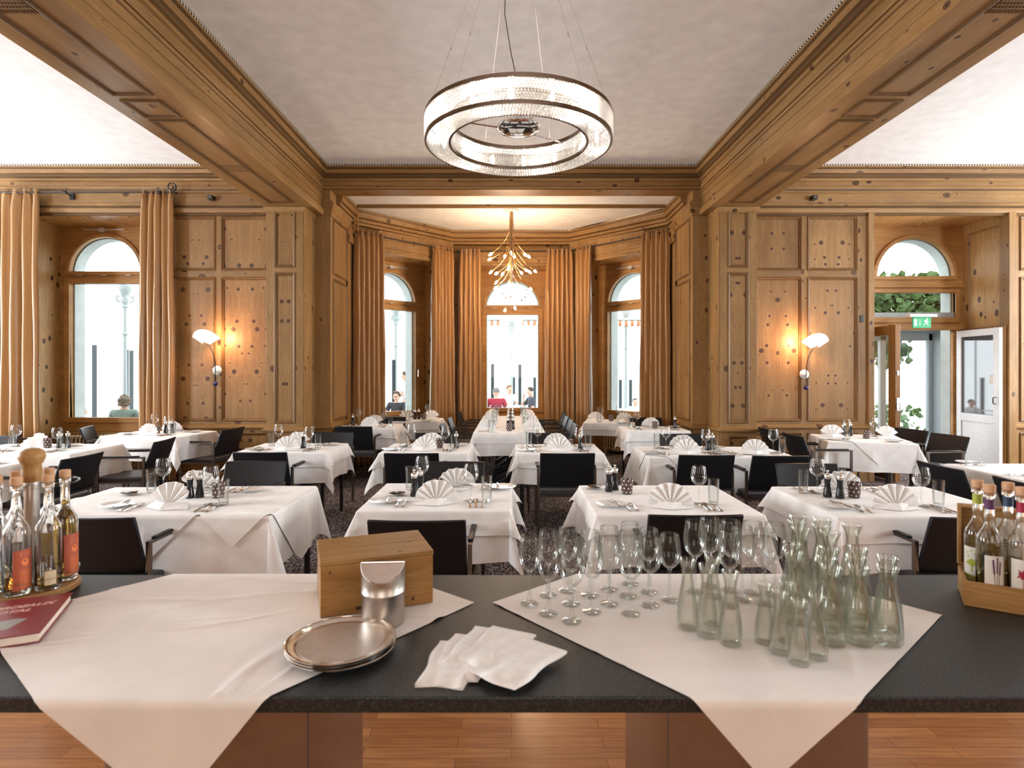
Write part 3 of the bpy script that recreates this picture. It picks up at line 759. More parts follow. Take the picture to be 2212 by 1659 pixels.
MB().tube([(0, 0, Zh(.81)), (0, .25, Zh(.83))], .012).build('bracket', 'white_paint', sg)
tag(sg, 'green illuminated emergency exit sign with arrow and running figure above the garden door', 'exit sign')
MB_ = MB
sw = MB().box(-.022, .022, -.012, 0, -.05, .05).build('light_switch', 'post_dark', loc=(5.02, 8.299, 2.325), smooth=0, bevel=.003); tag(sw, 'small black wall switch on the pine stile left of the garden door', 'switch')
for x, lab in ((-4.27, 'small black box speaker on the frieze above the left wall lamp'), (4.30, 'small black box speaker on the frieze above the right wall lamp')):
    e = empty('wall_speaker', (x, 8.24, Zh(2.44)))
    MB().box(-.035, .035, -.05, .045, -.03, .03).build('housing', 'black_lacquer', e, smooth=0, bevel=.004)
    MB().lathe([(0, 0), (.018, 0), (.018, .004), (0, .004)], 14, mat=Matrix.Translation((0, -.05, 0)) @ Matrix.Rotation(pi/2, 4, 'X')).build('speaker_cone', 'steel_dark', e)
    tag(e, lab, 'speaker', 'box speakers on the frieze')

# ------------------------------------------------------------------ curtains and rods
def curtain_mb(w, h, folds=6, amp=.045, seed=0, flare=1.12, nx=None):
    r = random.Random(seed); nx = nx or folds*14; nz = 46; vs = []; fs = []
    ph = [r.uniform(-.6, .6) for _ in range(8)]; am = [r.uniform(.7, 1.25) for _ in range(folds+2)]
    for j in range(nz+1):
        tz = (j/nz)**1.0; z = h*(1-tz)
        gather = math.exp(-((h-z)/.16)**2)
        for i in range(nx+1):
            s = i/nx
            ww = w*(1+(flare-1)*tz)*(1+.02*sin(tz*5+seed))
            q = s*folds*2*pi + ph[0] + .5*sin(s*5+ph[1]) + .25*sin(tz*3+ph[2]+s*9)
            A = amp*am[int(s*folds)]*(1-.45*gather)*(.75+.35*tz)
            sq = sin(q); y = A*(sq-.25*sin(3*q+.4)) + gather*.012*sin(s*folds*2*pi*2.6+ph[4])*(1+.5*sin(z*60)) + gather*.010*sin(s*folds*2*pi*3.1+z*40)
            x = (s-.5)*ww + .55*A*cos(q)*(1-.8*gather) + .006*sin(tz*14+s*20)
            if h-z < .05: y += .004*sin(i*2.1)
            zz = z + (0 if j else .006*sin(i*1.7)) + (.004*sin(i) if j == nz else 0)
            vs.append((x, y, zz))
    for j in range(nz):
        for i in range(nx):
            a = j*(nx+1)+i; fs.append((a, a+1, a+nx+2, a+nx+1))
    return MB().add(vs, fs)
def curtain(x, y, rz, w, h, label, seed, folds=6, group=None, amp=.062):
    o = curtain_mb(w, h, folds, amp, seed).build('curtain', 'curtain', loc=(x, y, .012), rot=(0, 0, rz), smooth=80, solid=.004)
    tag(o, label, 'curtain', group or 'gold satin curtains'); return o
curtain(-7.02, 8.15, 0, .72, Zh(2.53), 'gold satin curtain at the left edge of the room, left of the arched window', 3, 5)
curtain(-5.0, 8.15, 0, .44, Zh(2.51), 'gold satin curtain between the left arched window and the left wall lamp', 5, 5)
q = .10*.707
HB = Zh(2.26)
curtain(-2.40+.02, 9.63, pi/4, .52, HB+.03, 'copper lit curtain at the far left of the bay, left of the left canted window', 8, 6)
curtain(-1.28, 10.73, pi/4, .46, HB, 'outer curtain of the pair right of the left canted bay window', 9, 6)
curtain(-.80, 10.93, 0, .40, HB, 'bay curtain directly left of the middle window', 11, 5)
curtain(.90, 10.93, 0, .50, HB, 'bay curtain directly right of the middle window', 12, 6)
curtain(1.33, 10.68, -pi/4, .34, HB, 'outer curtain of the pair left of the right canted bay window', 14, 4)
curtain(2.38, 9.63, -pi/4, .52, HB+.03, 'copper lit curtain at the far right of the bay, right of the right canted window', 15, 6)
def rod(pts, label, scroll=None, brackets=()):
    e = empty('curtain_rod', pts[0])
    o = Vector(pts[0]); lp = [tuple(Vector(p)-o) for p in pts]
    MB().tube(lp, .011, 10).build('rod', 'black_metal', e)
    if scroll:
        sp = []
        p0 = Vector(lp[-1])
        for i in range(26):
            t = i/25; a = -pi/2 + t*2.9*pi; rr = .075*(1-t*.75)
            sp.append((p0.x+.05+rr*cos(a), p0.y, p0.z+.075+rr*sin(a)))
        MB().tube([tuple(p0)]+sp, [.011]*8+[.009]*19, 8).build('scroll_finial', 'black_metal', e)
    for i, (x, y, z, dx, dy) in enumerate(brackets):
        b = MB(); b.tube([(x-o.x, y-o.y, z-o.z), (x+dx-o.x, y+dy-o.y, z-.02-o.z)], .009); b.lathe([(0, -.022), (.022, -.022), (.022, .022), (0, .022)], 10, mat=Matrix.Translation((x-o.x, y-o.y, z-o.z)) @ Matrix.Rotation(pi/2, 4, 'Y'))
        b.box(x+dx*.9-.03-o.x, x+dx*.9+.03-o.x, y+dy*.86-.01-o.y, y+dy*.98-o.y, z-.06-o.z, z+.02-o.z)
        b.build('bracket', 'black_metal', e)
    tag(e, label, 'curtain rod'); return e
rod([(-7.6, 8.13, Zh(2.49)), (-4.83, 8.13, Zh(2.49))], 'black iron curtain rod with scrolled end above the left arched window', True, [(-6.28, 8.13, Zh(2.49), 0, .16), (-4.95, 8.13, Zh(2.49), 0, .16)])
zb = Zh(2.235)
rod([(-2.52, 9.52, zb+.02), (-1.12, 10.90, zb)], 'black curtain rod across the left canted side of the bay', None, [(-2.45, 9.59, zb+.02, -.05, .05), (-1.2, 10.82, zb, -.05, .05)])
rod([(-1.05, 10.95, zb), (1.05, 10.95, zb)], 'black curtain rod above the middle bay window', None, [(-.95, 10.95, zb, 0, .13), (.95, 10.95, zb, 0, .13)])
rod([(1.12, 10.90, zb), (2.52, 9.52, zb+.02)], 'black curtain rod across the right canted side of the bay', None, [(2.45, 9.59, zb+.02, .05, .05), (1.2, 10.82, zb, .05, .05)])
# heating pipes in the left corner of the bay
e = empty('heating_pipe', (-2.55, 9.40, 0))
for dx in (0, .05): MB().tube([(dx, 0, Zh(2.25)), (dx, 0, Zh(2.52))], .014, 8).build('pipe', 'brass', e)
tag(e, 'pair of short vertical pipes above the far left bay curtain', 'pipe')

# ------------------------------------------------------------------ outdoors
def iron_column(x, y, top, lab):
    e = empty('veranda_column', (x, y, -.12)); h = top+.12
    MB().lathe([(.0, 0), (.09, 0), (.09, .25), (.05, .35), (.045, .9), (.038, h-1.1), (.055, h-1.08), (.055, h-1.04), (.035, h-1.02), (.035, h-.50), (.08, h-.47), (.055, h-.44), (.06, h-.38), (0, h-.38)], 16).build('shaft', 'iron_white', e)
    cp = MB().lathe([(.0, h-.38), (.07, h-.38), (.08, h-.30), (.06, h-.26), (.10, h-.16), (.13, h-.12), (.13, h), (0, h)], 12)
    for k in range(4):
        a = k*pi/2+pi/4
        cp.tube([(.09*cos(a), .09*sin(a), h-.38), (.16*cos(a), .16*sin(a), h-.32), (.15*cos(a), .15*sin(a), h-.24), (.10*cos(a), .10*sin(a), h-.25)], .02, 6)
    cp.build('capital', 'iron_white', e)
    tag(e, lab, 'column', 'cast iron veranda columns outside')
iron_column(-835*12.5/F, 12.5, Zh(1.82), 'pale cast iron column seen through the left arched window')
iron_column(-250*15.6/F, 15.6, Zh(1.70), 'pale cast iron column seen through the left canted bay window')
iron_column(0, 18.0, Zh(1.60), 'pale cast iron column seen through the middle bay window')
iron_column(247*15.6/F, 15.6, Zh(1.62), 'pale cast iron column seen through the right canted bay window')
for px, ty, Y, lab in ((204, 745, 14, 'leftmost dark windscreen post outside the left arched window'), (273, 755, 14.5, 'middle dark windscreen post outside the left arched window'), (284, 757, 15.5, 'rightmost dark windscreen post outside the left arched window'),
                      (851, 777, 14.5, 'dark windscreen post outside the left canted bay window'), (1064, 786, 16.5, 'dark windscreen post above the man in the red shirt'), (1123, 787, 16.5, 'tall dark windscreen post right of the middle column'),
                      (1110, 814, 18.5, 'short grey windscreen post between the tall ones, middle window'), (1155, 815, 18.5, 'dark windscreen post behind the man in the grey shirt'), (1340, 820, 18.0, 'left dark windscreen post outside the right canted window'), (1362, 820, 18.0, 'right dark windscreen post outside the right canted window')):
    x = (px-1105)*Y/F; zt = EYE+(798-ty)*Y/F
    e = empty('windscreen_post', (x, Y, -.12))
    MB().box(-.045, .045, -.03, .03, 0, zt+.12).build('post', 'post_dark', e, smooth=0, bevel=.006)
    MB().box(-.08, .08, -.08, .08, 0, .02).build('base_plate', 'post_dark', e, smooth=0)
    tag(e, lab, 'post', 'windscreen posts on the terrace')
def stripes():
    m, nt, p, out = newmat('striped_awning'); tc = N(nt, 'ShaderNodeTexCoord'); sp = N(nt, 'ShaderNodeSeparateXYZ'); nt.links.new(tc.outputs['Object'], sp.inputs[0])
    f = math_(nt, 'FRACT', math_(nt, 'MULTIPLY', sp.outputs[0], 6.5))
    nt.links.new(ramp(nt, f, [(.0, (.80, .78, .74)), (.55, (.80, .78, .74)), (.58, (.62, .20, .08)), (.97, (.62, .20, .08))]), p.inputs['Base Color']); p.inputs['Roughness'].default_value = .9
    return m
M['awning'] = stripes()
for x0, x1, rz, lab in ((-.95, -.28, .0, 'left striped awning valance beyond the middle window'), (.28, .95, 0, 'right striped awning valance beyond the middle window'), (-4.1, -3.3, 0, 'striped awning valance beyond the left canted window'), (2.5, 3.35, 0, 'striped awning valance beyond the right canted window')):
    Y = 14.6; e = empty('awning', ((x0+x1)/2, Y, Zh(1.15))); w = x1-x0; n = int(w/.154*4)
    vs = []; fs = []
    for i in range(n+1):
        x = -w/2+w*i/n; vs += [(x, 0, .09), (x, .012*sin(i*1.1), -.04-.028*abs(sin(i*pi/4)))]
    for i in range(n): fs.append((2*i, 2*i+1, 2*i+3, 2*i+2))
    MB().add(vs, fs).build('valance', 'awning', e, solid=.004)
    MB().tube([(-w/2, 0, .10), (w/2, 0, .10)], .02).build('front_bar', 'iron_white', e)
    ex_ = -w/2 if x0 < 0 else w/2
    MB().tube([(ex_, 0, -.12-Zh(1.15)), (ex_, 0, .10)], .018, 8).build('support_pole', 'iron_white', e)
    MB().box(-w/2, w/2, .0, 1.0, .10, .105).build('canvas', 'awning', e, rot=(radians(8), 0, 0), smooth=0)
    tag(e, lab, 'awning', 'striped awnings over the terrace')
# porch of the garden door
pc = empty('glazed_porch', (0, 9.7, -.12))
g = MB()
for b in ((6.40, 6.50, .34, .42), (7.24, 7.40, .34, .42), (7.74, 7.80, .34, .42)): g.box(b[0], b[1], b[2], b[3], 0, Zh(.62)+.12)
g.box(5.9, 7.8, .34, .42, Zh(.50)+.12, Zh(.66)+.12); g.box(5.6, 8.0, -.02, .42, Zh(.66)+.12, Zh(.70)+.12)
g.build('frame', 'grey_paint', pc, smooth=0, bevel=.005)
MB().box(6.50, 7.24, .37, .378, 0.02, Zh(.50)+.12).build('pane', 'pane', pc, smooth=0)
MB().box(7.30, 7.36, .1, .34, 0, Zh(.66)+.12).build('side_panel', 'grey_paint', pc, smooth=0)
tag(pc, 'blue-grey framed glazed porch outside the garden door', 'porch')
def leaves(jobs, size, seed, mat, name, label, cat):
    r = random.Random(seed); vs = []; fs = []
    for box in [bx for n_, bx in jobs for _ in range(n_)]:
        c = Vector((r.uniform(box[0], box[1]), r.uniform(box[2], box[3]), r.uniform(box[4], box[5])))
        s = size*r.uniform(.6, 1.3)
        R = Matrix.Rotation(r.uniform(0, 6.28), 3, 'Y') @ Matrix.Rotation(r.uniform(-.9, .9), 3, 'X') @ Matrix.Rotation(r.uniform(-.9, .9), 3, 'Z')
        shape = [(0, 0, 0), (-.45, .02, .25), (-.5, .05, .6), (0, -.08, .35), (0, 0, 1.1), (.5, .05, .6), (.45, .02, .25)]
        o = len(vs); vs += [c + R @ (Vector(p)*s) for p in shape]
        fs += [(o, o+3, o+2, o+1), (o+3, o+4, o+2), (o, o+6, o+5, o+3), (o+3, o+5, o+4)]
    ob = MB().add(vs, fs).build(name, mat, smooth=0); tag(ob, label, cat); ob['kind'] = 'stuff'; return ob
M['leaf'] = plain('vine_leaf', (.03, .085, .015), .6, Transmission_Weight=0.0, bump=(3, 0))
M['leaf_light'] = plain('light_leaf', (.075, .15, .035), .6, bump=(3, 0))
leaves([(1500, (6.0, 8.6, 10.85, 11.3, Zh(.78), Zh(1.76))), (240, (7.0, 7.6, 11.0, 11.5, Zh(.10), Zh(.78))), (250, (8.2, 8.6, 10.9, 11.3, -.1, Zh(.8)))], .14, 4, 'leaf_light', 'vine_foliage', 'green vine foliage seen through the glazing of the garden door', 'vine')
leaves([(700, (6.3, 9.0, 12.2, 13.4, -.1, .75))], .10, 6, 'leaf_light', 'flower_bed', 'low green planting beyond the garden door', 'plants')
# ================================================================== FURNITURE
def make_chair():
    """sitter looks along +y; back at -y; origin on the floor below the seat centre"""
    t = empty('dining_chair')
    c = MB()
    n = 12
    MB().box(-.245, .245, -.225, .235, .405, .455).build('seat', 'seat_leather', t, bevel=.014, smooth=40)
    # back: slightly curved leather slab leaning backwards
    vs = []; fs = []; nx, nz = 10, 6
    for side in (0, 1):
        for j in range(nz+1):
            for i in range(nx+1):
                x = -.255+.51*i/nx; z = .50+.325*j/nz
                y = -.235-.11*(j/nz) - .022*(1-(2*i/nx-1)**2) + (.026 if side else 0)
                vs.append((x, y, z))
    m = (nx+1)*(nz+1)
    for j in range(nz):
        for i in range(nx):
            a = j*(nx+1)+i; fs.append((a, a+1, a+nx+2, a+nx+1)); fs.append((m+a, m+a+nx+1, m+a+nx+2, m+a+1))
    for i in range(nx): fs.append((i, m+i, m+i+1, i+1)); a = nz*(nx+1)+i; fs.append((a, a+1, m+a+1, m+a))
    for j in range(nz): a = j*(nx+1); fs.append((a, a+nx+1, m+a+nx+1, m+a)); a += nx; fs.append((a, m+a, m+a+nx+1, a+nx+1))
    MB().add(vs, fs).build('backrest', 'black_leather', t, bevel=.007, smooth=50)
    MB().box(-.258, .258, -.272, -.226, .487, .503).build('backrest_seam', 'black_leather', t, bevel=.004, smooth=40)
    for sx in (-1, 1):
        x = sx*.268
        MB().box(x-.012, x+.012, .205, .229, 0, .655).build('leg', 'steel_dark', t, bevel=.002, smooth=0)
        MB().box(x-.012, x+.012, -.245, -.221, 0, .655).build('leg', 'steel_dark', t, bevel=.002, smooth=0)
        a = MB().box(x-.012, x+.012, -.245, .229, .655, .672).build('armrest', 'steel_dark', t, bevel=.002, smooth=0)
        MB().box(x-.017, x+.017, -.19, .185, .669, .684).build('arm_pad', 'black_leather', a, bevel=.005, smooth=40)
    f = MB()
    for sx in (-1, 1): f.box(sx*.256-.012, sx*.256+.012, -.222, .206, .395, .415)
    f.box(-.256, .256, -.240, -.222, .395, .415); f.box(-.256, .256, .212, .226, .395, .415)
    f.build('seat_frame', 'steel_dark', t, smooth=0)
    return t
CHAIR = Proto(make_chair)
TT = .755
def table_base(kind, w, d):
    t = empty('dining_table')
    MB().box(-w/2+.01, w/2-.01, -d/2+.01, d/2-.01, .725, .748).build('tabletop', 'wood_dark', t, smooth=0, bevel=.004)
    if kind == 'legs':
        for sx in (-1, 1):
            for sy in (-1, 1):
                x, y = sx*(w/2-.05), sy*(d/2-.05)
                MB().box(x-.016, x+.016, y-.016, y+.016, 0, .725).build('leg', 'black_metal', t, smooth=0, bevel=.002)
    else:
        MB().lathe([(0, .70), (.16, .70), (.16, .722), (0, .722)], 4).tube([(0, 0, .06), (0, 0, .71)], .038, 14).build('column', 'black_metal', t)
        for k in range(4):
            a = k*pi/2+pi/4
            m = Matrix.Rotation(a, 4, 'Z')
            q = MB(); q.add([(0, -.035, .10), (0, .035, .10), (.34, .018, .022), (.34, -.018, .022), (0, -.035, .16), (0, .035, .16), (.34, .018, .045), (.34, -.018, .045)], [(0, 1, 2, 3), (7, 6, 5, 4), (0, 4, 5, 1), (1, 5, 6, 2), (2, 6, 7, 3), (3, 7, 4, 0)], m)
            q.lathe([(0, 0), (.018, 0), (.018, .024), (0, .024)], 10, mat=m @ Matrix.Translation((.32, 0, 0)))
            q.build('foot', 'black_metal', t, smooth=0, bevel=.004)
    return t
def axis_vals(half_cloth, half_t, rr):
    a = [-half_t+half_t*2*i/14 for i in range(15)]
    out = []
    L = half_cloth-half_t
    k = [rr*.4, rr*.8, rr*1.2, rr*1.7]; n = 9
    ks = [v for v in k if v < L] + [rr*1.7+(L-rr*1.7)*(i+1)/n for i in range(n)] if L > rr*2 else [L*(i+1)/4 for i in range(4)]
    return [-half_t-v for v in reversed(ks)] + a + [half_t+v for v in ks]
def drape(mb, hw, hd, cw, cd, z, crot=0, off=(0, 0), lift=0.0, seed=0, rr=.012, ripple=.018, n=64, flare=.30, wr=0.0, sl=.05):
    r_ = random.Random(seed); p1, p2, p3 = (r_.uniform(0, 6.28) for _ in range(3)); fr = r_.uniform(7, 10)
    if crot == 0:
        xs = axis_vals(cw/2, hw, rr); ys = axis_vals(cd/2, hd, rr); ox = oy = 0
        if off != (0, 0): ox, oy = off
    else:
        xs = [-cw/2+cw*i/n for i in range(n+1)]; ys = [-cd/2+cd*i/n for i in range(n+1)]; ox, oy = off
    c, s = cos(crot), sin(crot); vs = []
    rid = []
    if wr:
        for _ in range(16):
            t_ = r_.choice((1.15, 1.2, 1.35, 1.05, 2.4))+r_.uniform(-.25, .25); px_, py_ = off[0]+r_.uniform(-.5, .5), off[1]+r_.uniform(-.35, .3)
            rid.append((cos(t_+.55), sin(t_+.55), px_*cos(t_+.55)+py_*sin(t_+.55), r_.uniform(.007, .016), r_.uniform(.7, 1.9)*wr, r_.uniform(0, 6.28)))
    for yy in ys:
        for xx in xs:
            x = xx*c-yy*s+ox; y = xx*s+yy*c+oy
            ex, ey = max(abs(x)-hw, 0), max(abs(y)-hd, 0); r = hypot(ex, ey)
            bx, by = max(-hw, min(hw, x)), max(-hd, min(hd, y))
            if r < 1e-9:
                zz = z+lift
                if wr and rid: zz += sum(A*math.exp(-((x*nx_+y*ny_-c0+.02*sin((x*ny_-y*nx_)*9+ph))/w_)**2)*max(0, sin((x*ny_-y*nx_)*3.1+ph*2)) for nx_, ny_, c0, w_, A, ph in rid)
                if wr: zz += .5*wr*(.5+.5*sin(x*9+2.0*sin(y*4+p1)+p2)*sin(y*6+p3+x*3))**2
                vs.append((x, y, zz)); continue
            R = rr+lift; dx, dy = (ex/r)*(1 if x > 0 else -1), (ey/r)*(1 if y > 0 else -1)
            if r < R*pi/2: a = r/R; out = R*sin(a); dn = R*(1-cos(a))
            else:
                d = r-R*pi/2; cf = 2*ex*ey/(r*r); s0 = sl+flare*cf
                al = bx+by*1.3+atan2(ey, ex)*.2*(1 if x*y > 0 else -1)
                g = min(1, d/.12)*d
                out = R+d*s0+ripple*g*5*sin(al*fr+p1)+ripple*g*2.2*sin(al*fr*2.3+p2)
                out = max(out, R+.002); dn = R+d*sqrt(1-s0*s0)
            vs.append((bx+dx*out, by+dy*out, z+lift-dn))
    nx = len(xs); fs = [(j*nx+i, j*nx+i+1, (j+1)*nx+i+1, (j+1)*nx+i) for j in range(len(ys)-1) for i in range(nx-1)]
    return mb.add(vs, fs)

# ---- tableware prototypes
def make_wineglass(h=.235, r=.05, mat='glass_thin', name='wine_glass'):
    t = empty(name)
    bz = h*.48; bh = h-bz
    prof = [(.004, bz), (r*.45, bz+bh*.05), (r*.80, bz+bh*.18), (r*.98, bz+bh*.38), (r, bz+bh*.48), (r*.93, bz+bh*.72), (r*.80, bz+bh*.97), (r*.78, h), (r*.765, h), (r*.78, bz+bh*.94)]
    MB().lathe(prof, 28).build('bowl', mat, t, smooth=70)
    MB().lathe([(.0, .004), (.008, .012), (.0042, .035), (.0038, bz*.7), (.0050, bz*.93), (.009, bz+.002), (0, bz+.004)], 12).build('stem', mat, t, smooth=70)
    MB().lathe([(0, 0), (r*.78, 0), (r*.80, .0015), (r*.45, .004), (0, .009)], 28).build('foot', mat, t, smooth=70)
    return t
def make_tumbler():
    t = empty('water_glass')
    MB().lathe([(.027, .002), (.030, .02), (.033, .10), (.0345, .160), (.0335, .160), (.0318, .10), (.029, .02), (.0, .014)], 24).build('glass_wall', 'glass_thin', t, smooth=70)
    MB().lathe([(0, 0), (.027, 0), (.0285, .006), (.027, .013), (0, .013)], 24).build('glass_base', 'glass_thin', t, smooth=70)
    return t
def make_plate():
    o = MB().lathe([(0, .004), (.045, .004), (.055, .006), (.085, .013), (.092, .015), (.093, .0165), (.086, .0155), (.058, .009), (.045, .0075), (0, .0075)], 36).build('side_plate', 'porcelain', smooth=60); return o
def blade(mb, L=.21, kind='knife'):
    """cutlery lying along +y from the handle end at the origin"""
    def strip(secs):
        vs = []; fs = []
        for y, w, z, th in secs: vs += [(-w, y, z), (w, y, z), (w*.7, y, z+th), (-w*.7, y, z+th)]
        for i in range(len(secs)-1):
            for k in range(4): a = i*4+k; b = i*4+(k+1) % 4; fs.append((a, b, b+4, a+4))
        fs += [(3, 2, 1, 0), tuple(range(len(secs)*4-4, len(secs)*4))]
        mb.add(vs, fs)
    strip([(0, .007, .001, .003), (.01, .0095, .001, .004), (.05, .007, .002, .004), (.09, .0045, .004, .004), (.115, .004, .005, .004)])
    if kind == 'knife': strip([(.113, .004, .004, .004), (.125, .009, .002, .003), (.17, .0095, .001, .0022), (.205, .006, .001, .0016), (.213, .001, .001, .001)])
    elif kind == 'fork':
        strip([(.113, .004, .005, .003), (.135, .011, .003, .002), (.150, .0125, .002, .002)])
        for k in range(4): x = -.0105+.007*k; mb.box(x-.0022, x+.0022, .149, .192, .003, .005)
    else:
        vs = []; fs = []; n = 16; rings = 4
        for j in range(rings+1):
            f = j/rings
            for i in range(n): a = 2*pi*i/n; vs.append((.021*f*cos(a), .155+.032*f*sin(a), .002+.007*f*f))
        for j in range(rings):
            for i in range(n): a = j*n+i; b = j*n+(i+1) % n; fs.append((a, b, b+n, a+n))
        mb.add(vs, fs); mb.add([(x, y, z+.0012) for x, y, z in vs], [tuple(reversed(f)) for f in fs])
        strip([(.105, .004, .005, .003), (.126, .005, .008, .002)])
    return mb
def cutlery(kind, scale=1.0, z=0):
    return lambda: blade(MB(), kind=kind).build({'knife': 'table_knife', 'fork': 'table_fork', 'spoon': 'soup_spoon', 'bknife': 'butter_knife'}[kind], 'steel', smooth=50)
def make_napkin(lo=8, hi=172, R=.145, pleats=8, seed=0, lean=.42):
    """fan napkin standing on the table, seen from -y"""
    t = empty('folded_napkin'); r = random.Random(seed)
    vs = []; fs = []; n = pleats*2
    for i in range(n+1):
        a = radians(lo+(hi-lo)*i/n); off = (.013 if i % 2 else -.013); rr = R*(1-.02*(i % 2)+r.uniform(-.03, .02))*(1-.07*abs(2*i/n-1)**2)
        for f, dp in ((0, 0), (.35, .5), (.7, .85), (1.0, 1.0), (1.03, .9)):
            h = rr*f*sin(a); x = rr*f*cos(a)*1.0
            vs.append((x, off*dp+h*lean*.55+.01, .006+h*.93))
    for i in range(n):
        for k in range(4): a = i*5+k; fs.append((a, a+1, a+6, a+5))
    MB().add(vs, fs).build('pleated_fan', 'napkin', t, smooth=25, solid=.003)
    q = MB(); w = R*.95
    q.add([(-w, .0, .001), (0, -.055, .001), (w, 0, .001), (w*.75, .05, .03), (0, -.012, .035), (-w*.75, .05, .03)], [(0, 1, 4, 5), (1, 2, 3, 4)])
    q.add([(-w*.9, .02, .001), (w*.9, .02, .001), (.04, .13, .001), (-.04, .13, .001)], [(0, 1, 2, 3)])
    q.build('folded_base', 'napkin', t, smooth=0, solid=.003)
    return t
def make_mill(name, knob='steel'):
    def f():
        t = empty(name)
        MB().lathe([(0, 0), (.026, 0), (.027, .004), (.026, .02), (.020, .055), (.0165, .085), (.019, .108), (.0215, .120), (0, .120)], 20).build('mill_body', 'black_lacquer', t, smooth=50)
        MB().lathe([(0, .120), (.0215, .120), (.022, .124), (.0215, .148), (.017, .153), (.006, .155), (.005, .160), (.009, .165), (.0095, .171), (.005, .176), (0, .177)], 20).build('mill_cap', knob, t, smooth=50)
        return t
    return f
def make_candle():
    t = empty('candle_cup')
    MB().lathe([(0, 0), (.034, 0), (.0355, .003), (.042, .098), (.0405, .098), (.034, .006), (0, .006)], 28).build('cup', 'dots', t, smooth=50)
    MB().lathe([(0, .006), (.034, .006), (.0395, .080), (0, .080)], 24).build('candle_wax', 'candle_wax', t, smooth=50)
    return t
M['candle_wax'] = plain('cream_wax', (.72, .62, .48), .6)
def make_dish():
    t = empty('butter_dish')
    MB().lathe([(0, .002), (.03, .002), (.05, .009), (.056, .012), (.055, .014), (.03, .006), (0, .006)], 28).build('saucer', 'steel', t, smooth=50)
    q = MB(); q.lathe([(0, .006), (.044, .007), (.046, .011), (.03, .016), (0, .018)], 20); q.build('dark_dish_lid', 'black_lacquer', t, smooth=50)
    return t
PR = dict(wine=Proto(make_wineglass), water=Proto(make_tumbler), plate=Proto(make_plate), knife=Proto(cutlery('knife')), fork=Proto(cutlery('fork')),
          spoon=Proto(cutlery('spoon')), nap=Proto(make_napkin), nap2=Proto(lambda: make_napkin(28, 152, .155, 5, 3, .6)), bknife=Proto(cutlery('knife')),
          salt=Proto(make_mill('salt_mill')), pepper=Proto(make_mill('pepper_mill', 'steel')), candle=Proto(make_candle), dish=Proto(make_dish))
ZT = TT+.0062       # cloth surface
def W2(cx, cy, rot, x, y): c, s = cos(rot), sin(rot); return (cx+x*c-y*s, cy+x*s+y*c)
def place_setting(cx, cy, trot, srot, shift, edge, seatn, tabn, z=None, full=True, nap='nap', skip=(), seed=0, group=True):
    """srot: 0 = sitter on the near side; edge = distance from table centre to that edge"""
    z = z or ZT+.001; r_ = random.Random(seed*7+int(srot*10)+int(cx*100)); R = trot+srot
    def put(key, x, y, a, lab, cat, grp, dz=0, jit=.008):
        x += r_.uniform(-jit, jit); y += r_.uniform(-jit, jit)
        lx, ly = W2(0, 0, srot, x+shift, -edge+y); wx, wy = W2(cx, cy, trot, lx, ly)
        PR[key].put((wx, wy, z+dz), R+a+r_.uniform(-.05, .05), f'{lab}, {seatn}, {tabn}', cat, grp)
    if nap and 'nap' not in skip: put(nap, 0, .15, r_.uniform(-.25, .25)-(srot*.85 if abs(abs(srot)-pi/2) < .01 else 0), 'white fan folded napkin', 'napkin', 'folded napkins on the tables')
    if 'wine' not in skip: put('wine', .21, .25, 0, 'empty stemmed wine glass', 'glass', 'wine glasses on the tables')
    if 'water' not in skip: put('water', .30, .23, 0, 'empty straight water glass', 'glass', 'water glasses on the tables')
    if 'plate' not in skip:
        put('plate', -.34, .19, 0, 'white side plate', 'plate', 'side plates on the tables')
        put('bknife', -.30, .10, -.35+.5, 'butter knife on the side plate', 'knife', 'cutlery on the tables', dz=.017, jit=.003)
    if 'fork' not in skip:
        put('fork', -.245, .06, .12, 'outer steel fork', 'fork', 'cutlery on the tables'); put('fork', -.205, .065, .02, 'inner steel fork', 'fork', 'cutlery on the tables', jit=.004)
    if 'knife' not in skip:
        put('knife', .215, .05, .05, 'inner steel knife', 'knife', 'cutlery on the tables', jit=.004); put('knife', .285, .045, .0, 'outer steel knife', 'knife', 'cutlery on the tables', jit=.004)
        put('spoon', .25, .06, .1, 'steel soup spoon', 'spoon', 'cutlery on the tables', jit=.003)
def centre(cx, cy, trot, items, tabn):
    for key, x, y in items:
        wx, wy = W2(cx, cy, trot, x, y)
        lab, cat, grp = {'salt': ('left black mill with steel cap', 'salt mill', 'salt and pepper mills'), 'pepper': ('right black mill with steel cap', 'pepper mill', 'salt and pepper mills'),
                         'candle': ('brown polka dot candle cup', 'candle', 'candle cups on the tables'), 'dish': ('small steel dish with dark lid', 'dish', 'small dishes on the tables')}[key]
        PR[key].put((wx, wy, ZT+.001), .5*x*7, f'{lab}, {tabn}', cat, grp)
TABLES = []
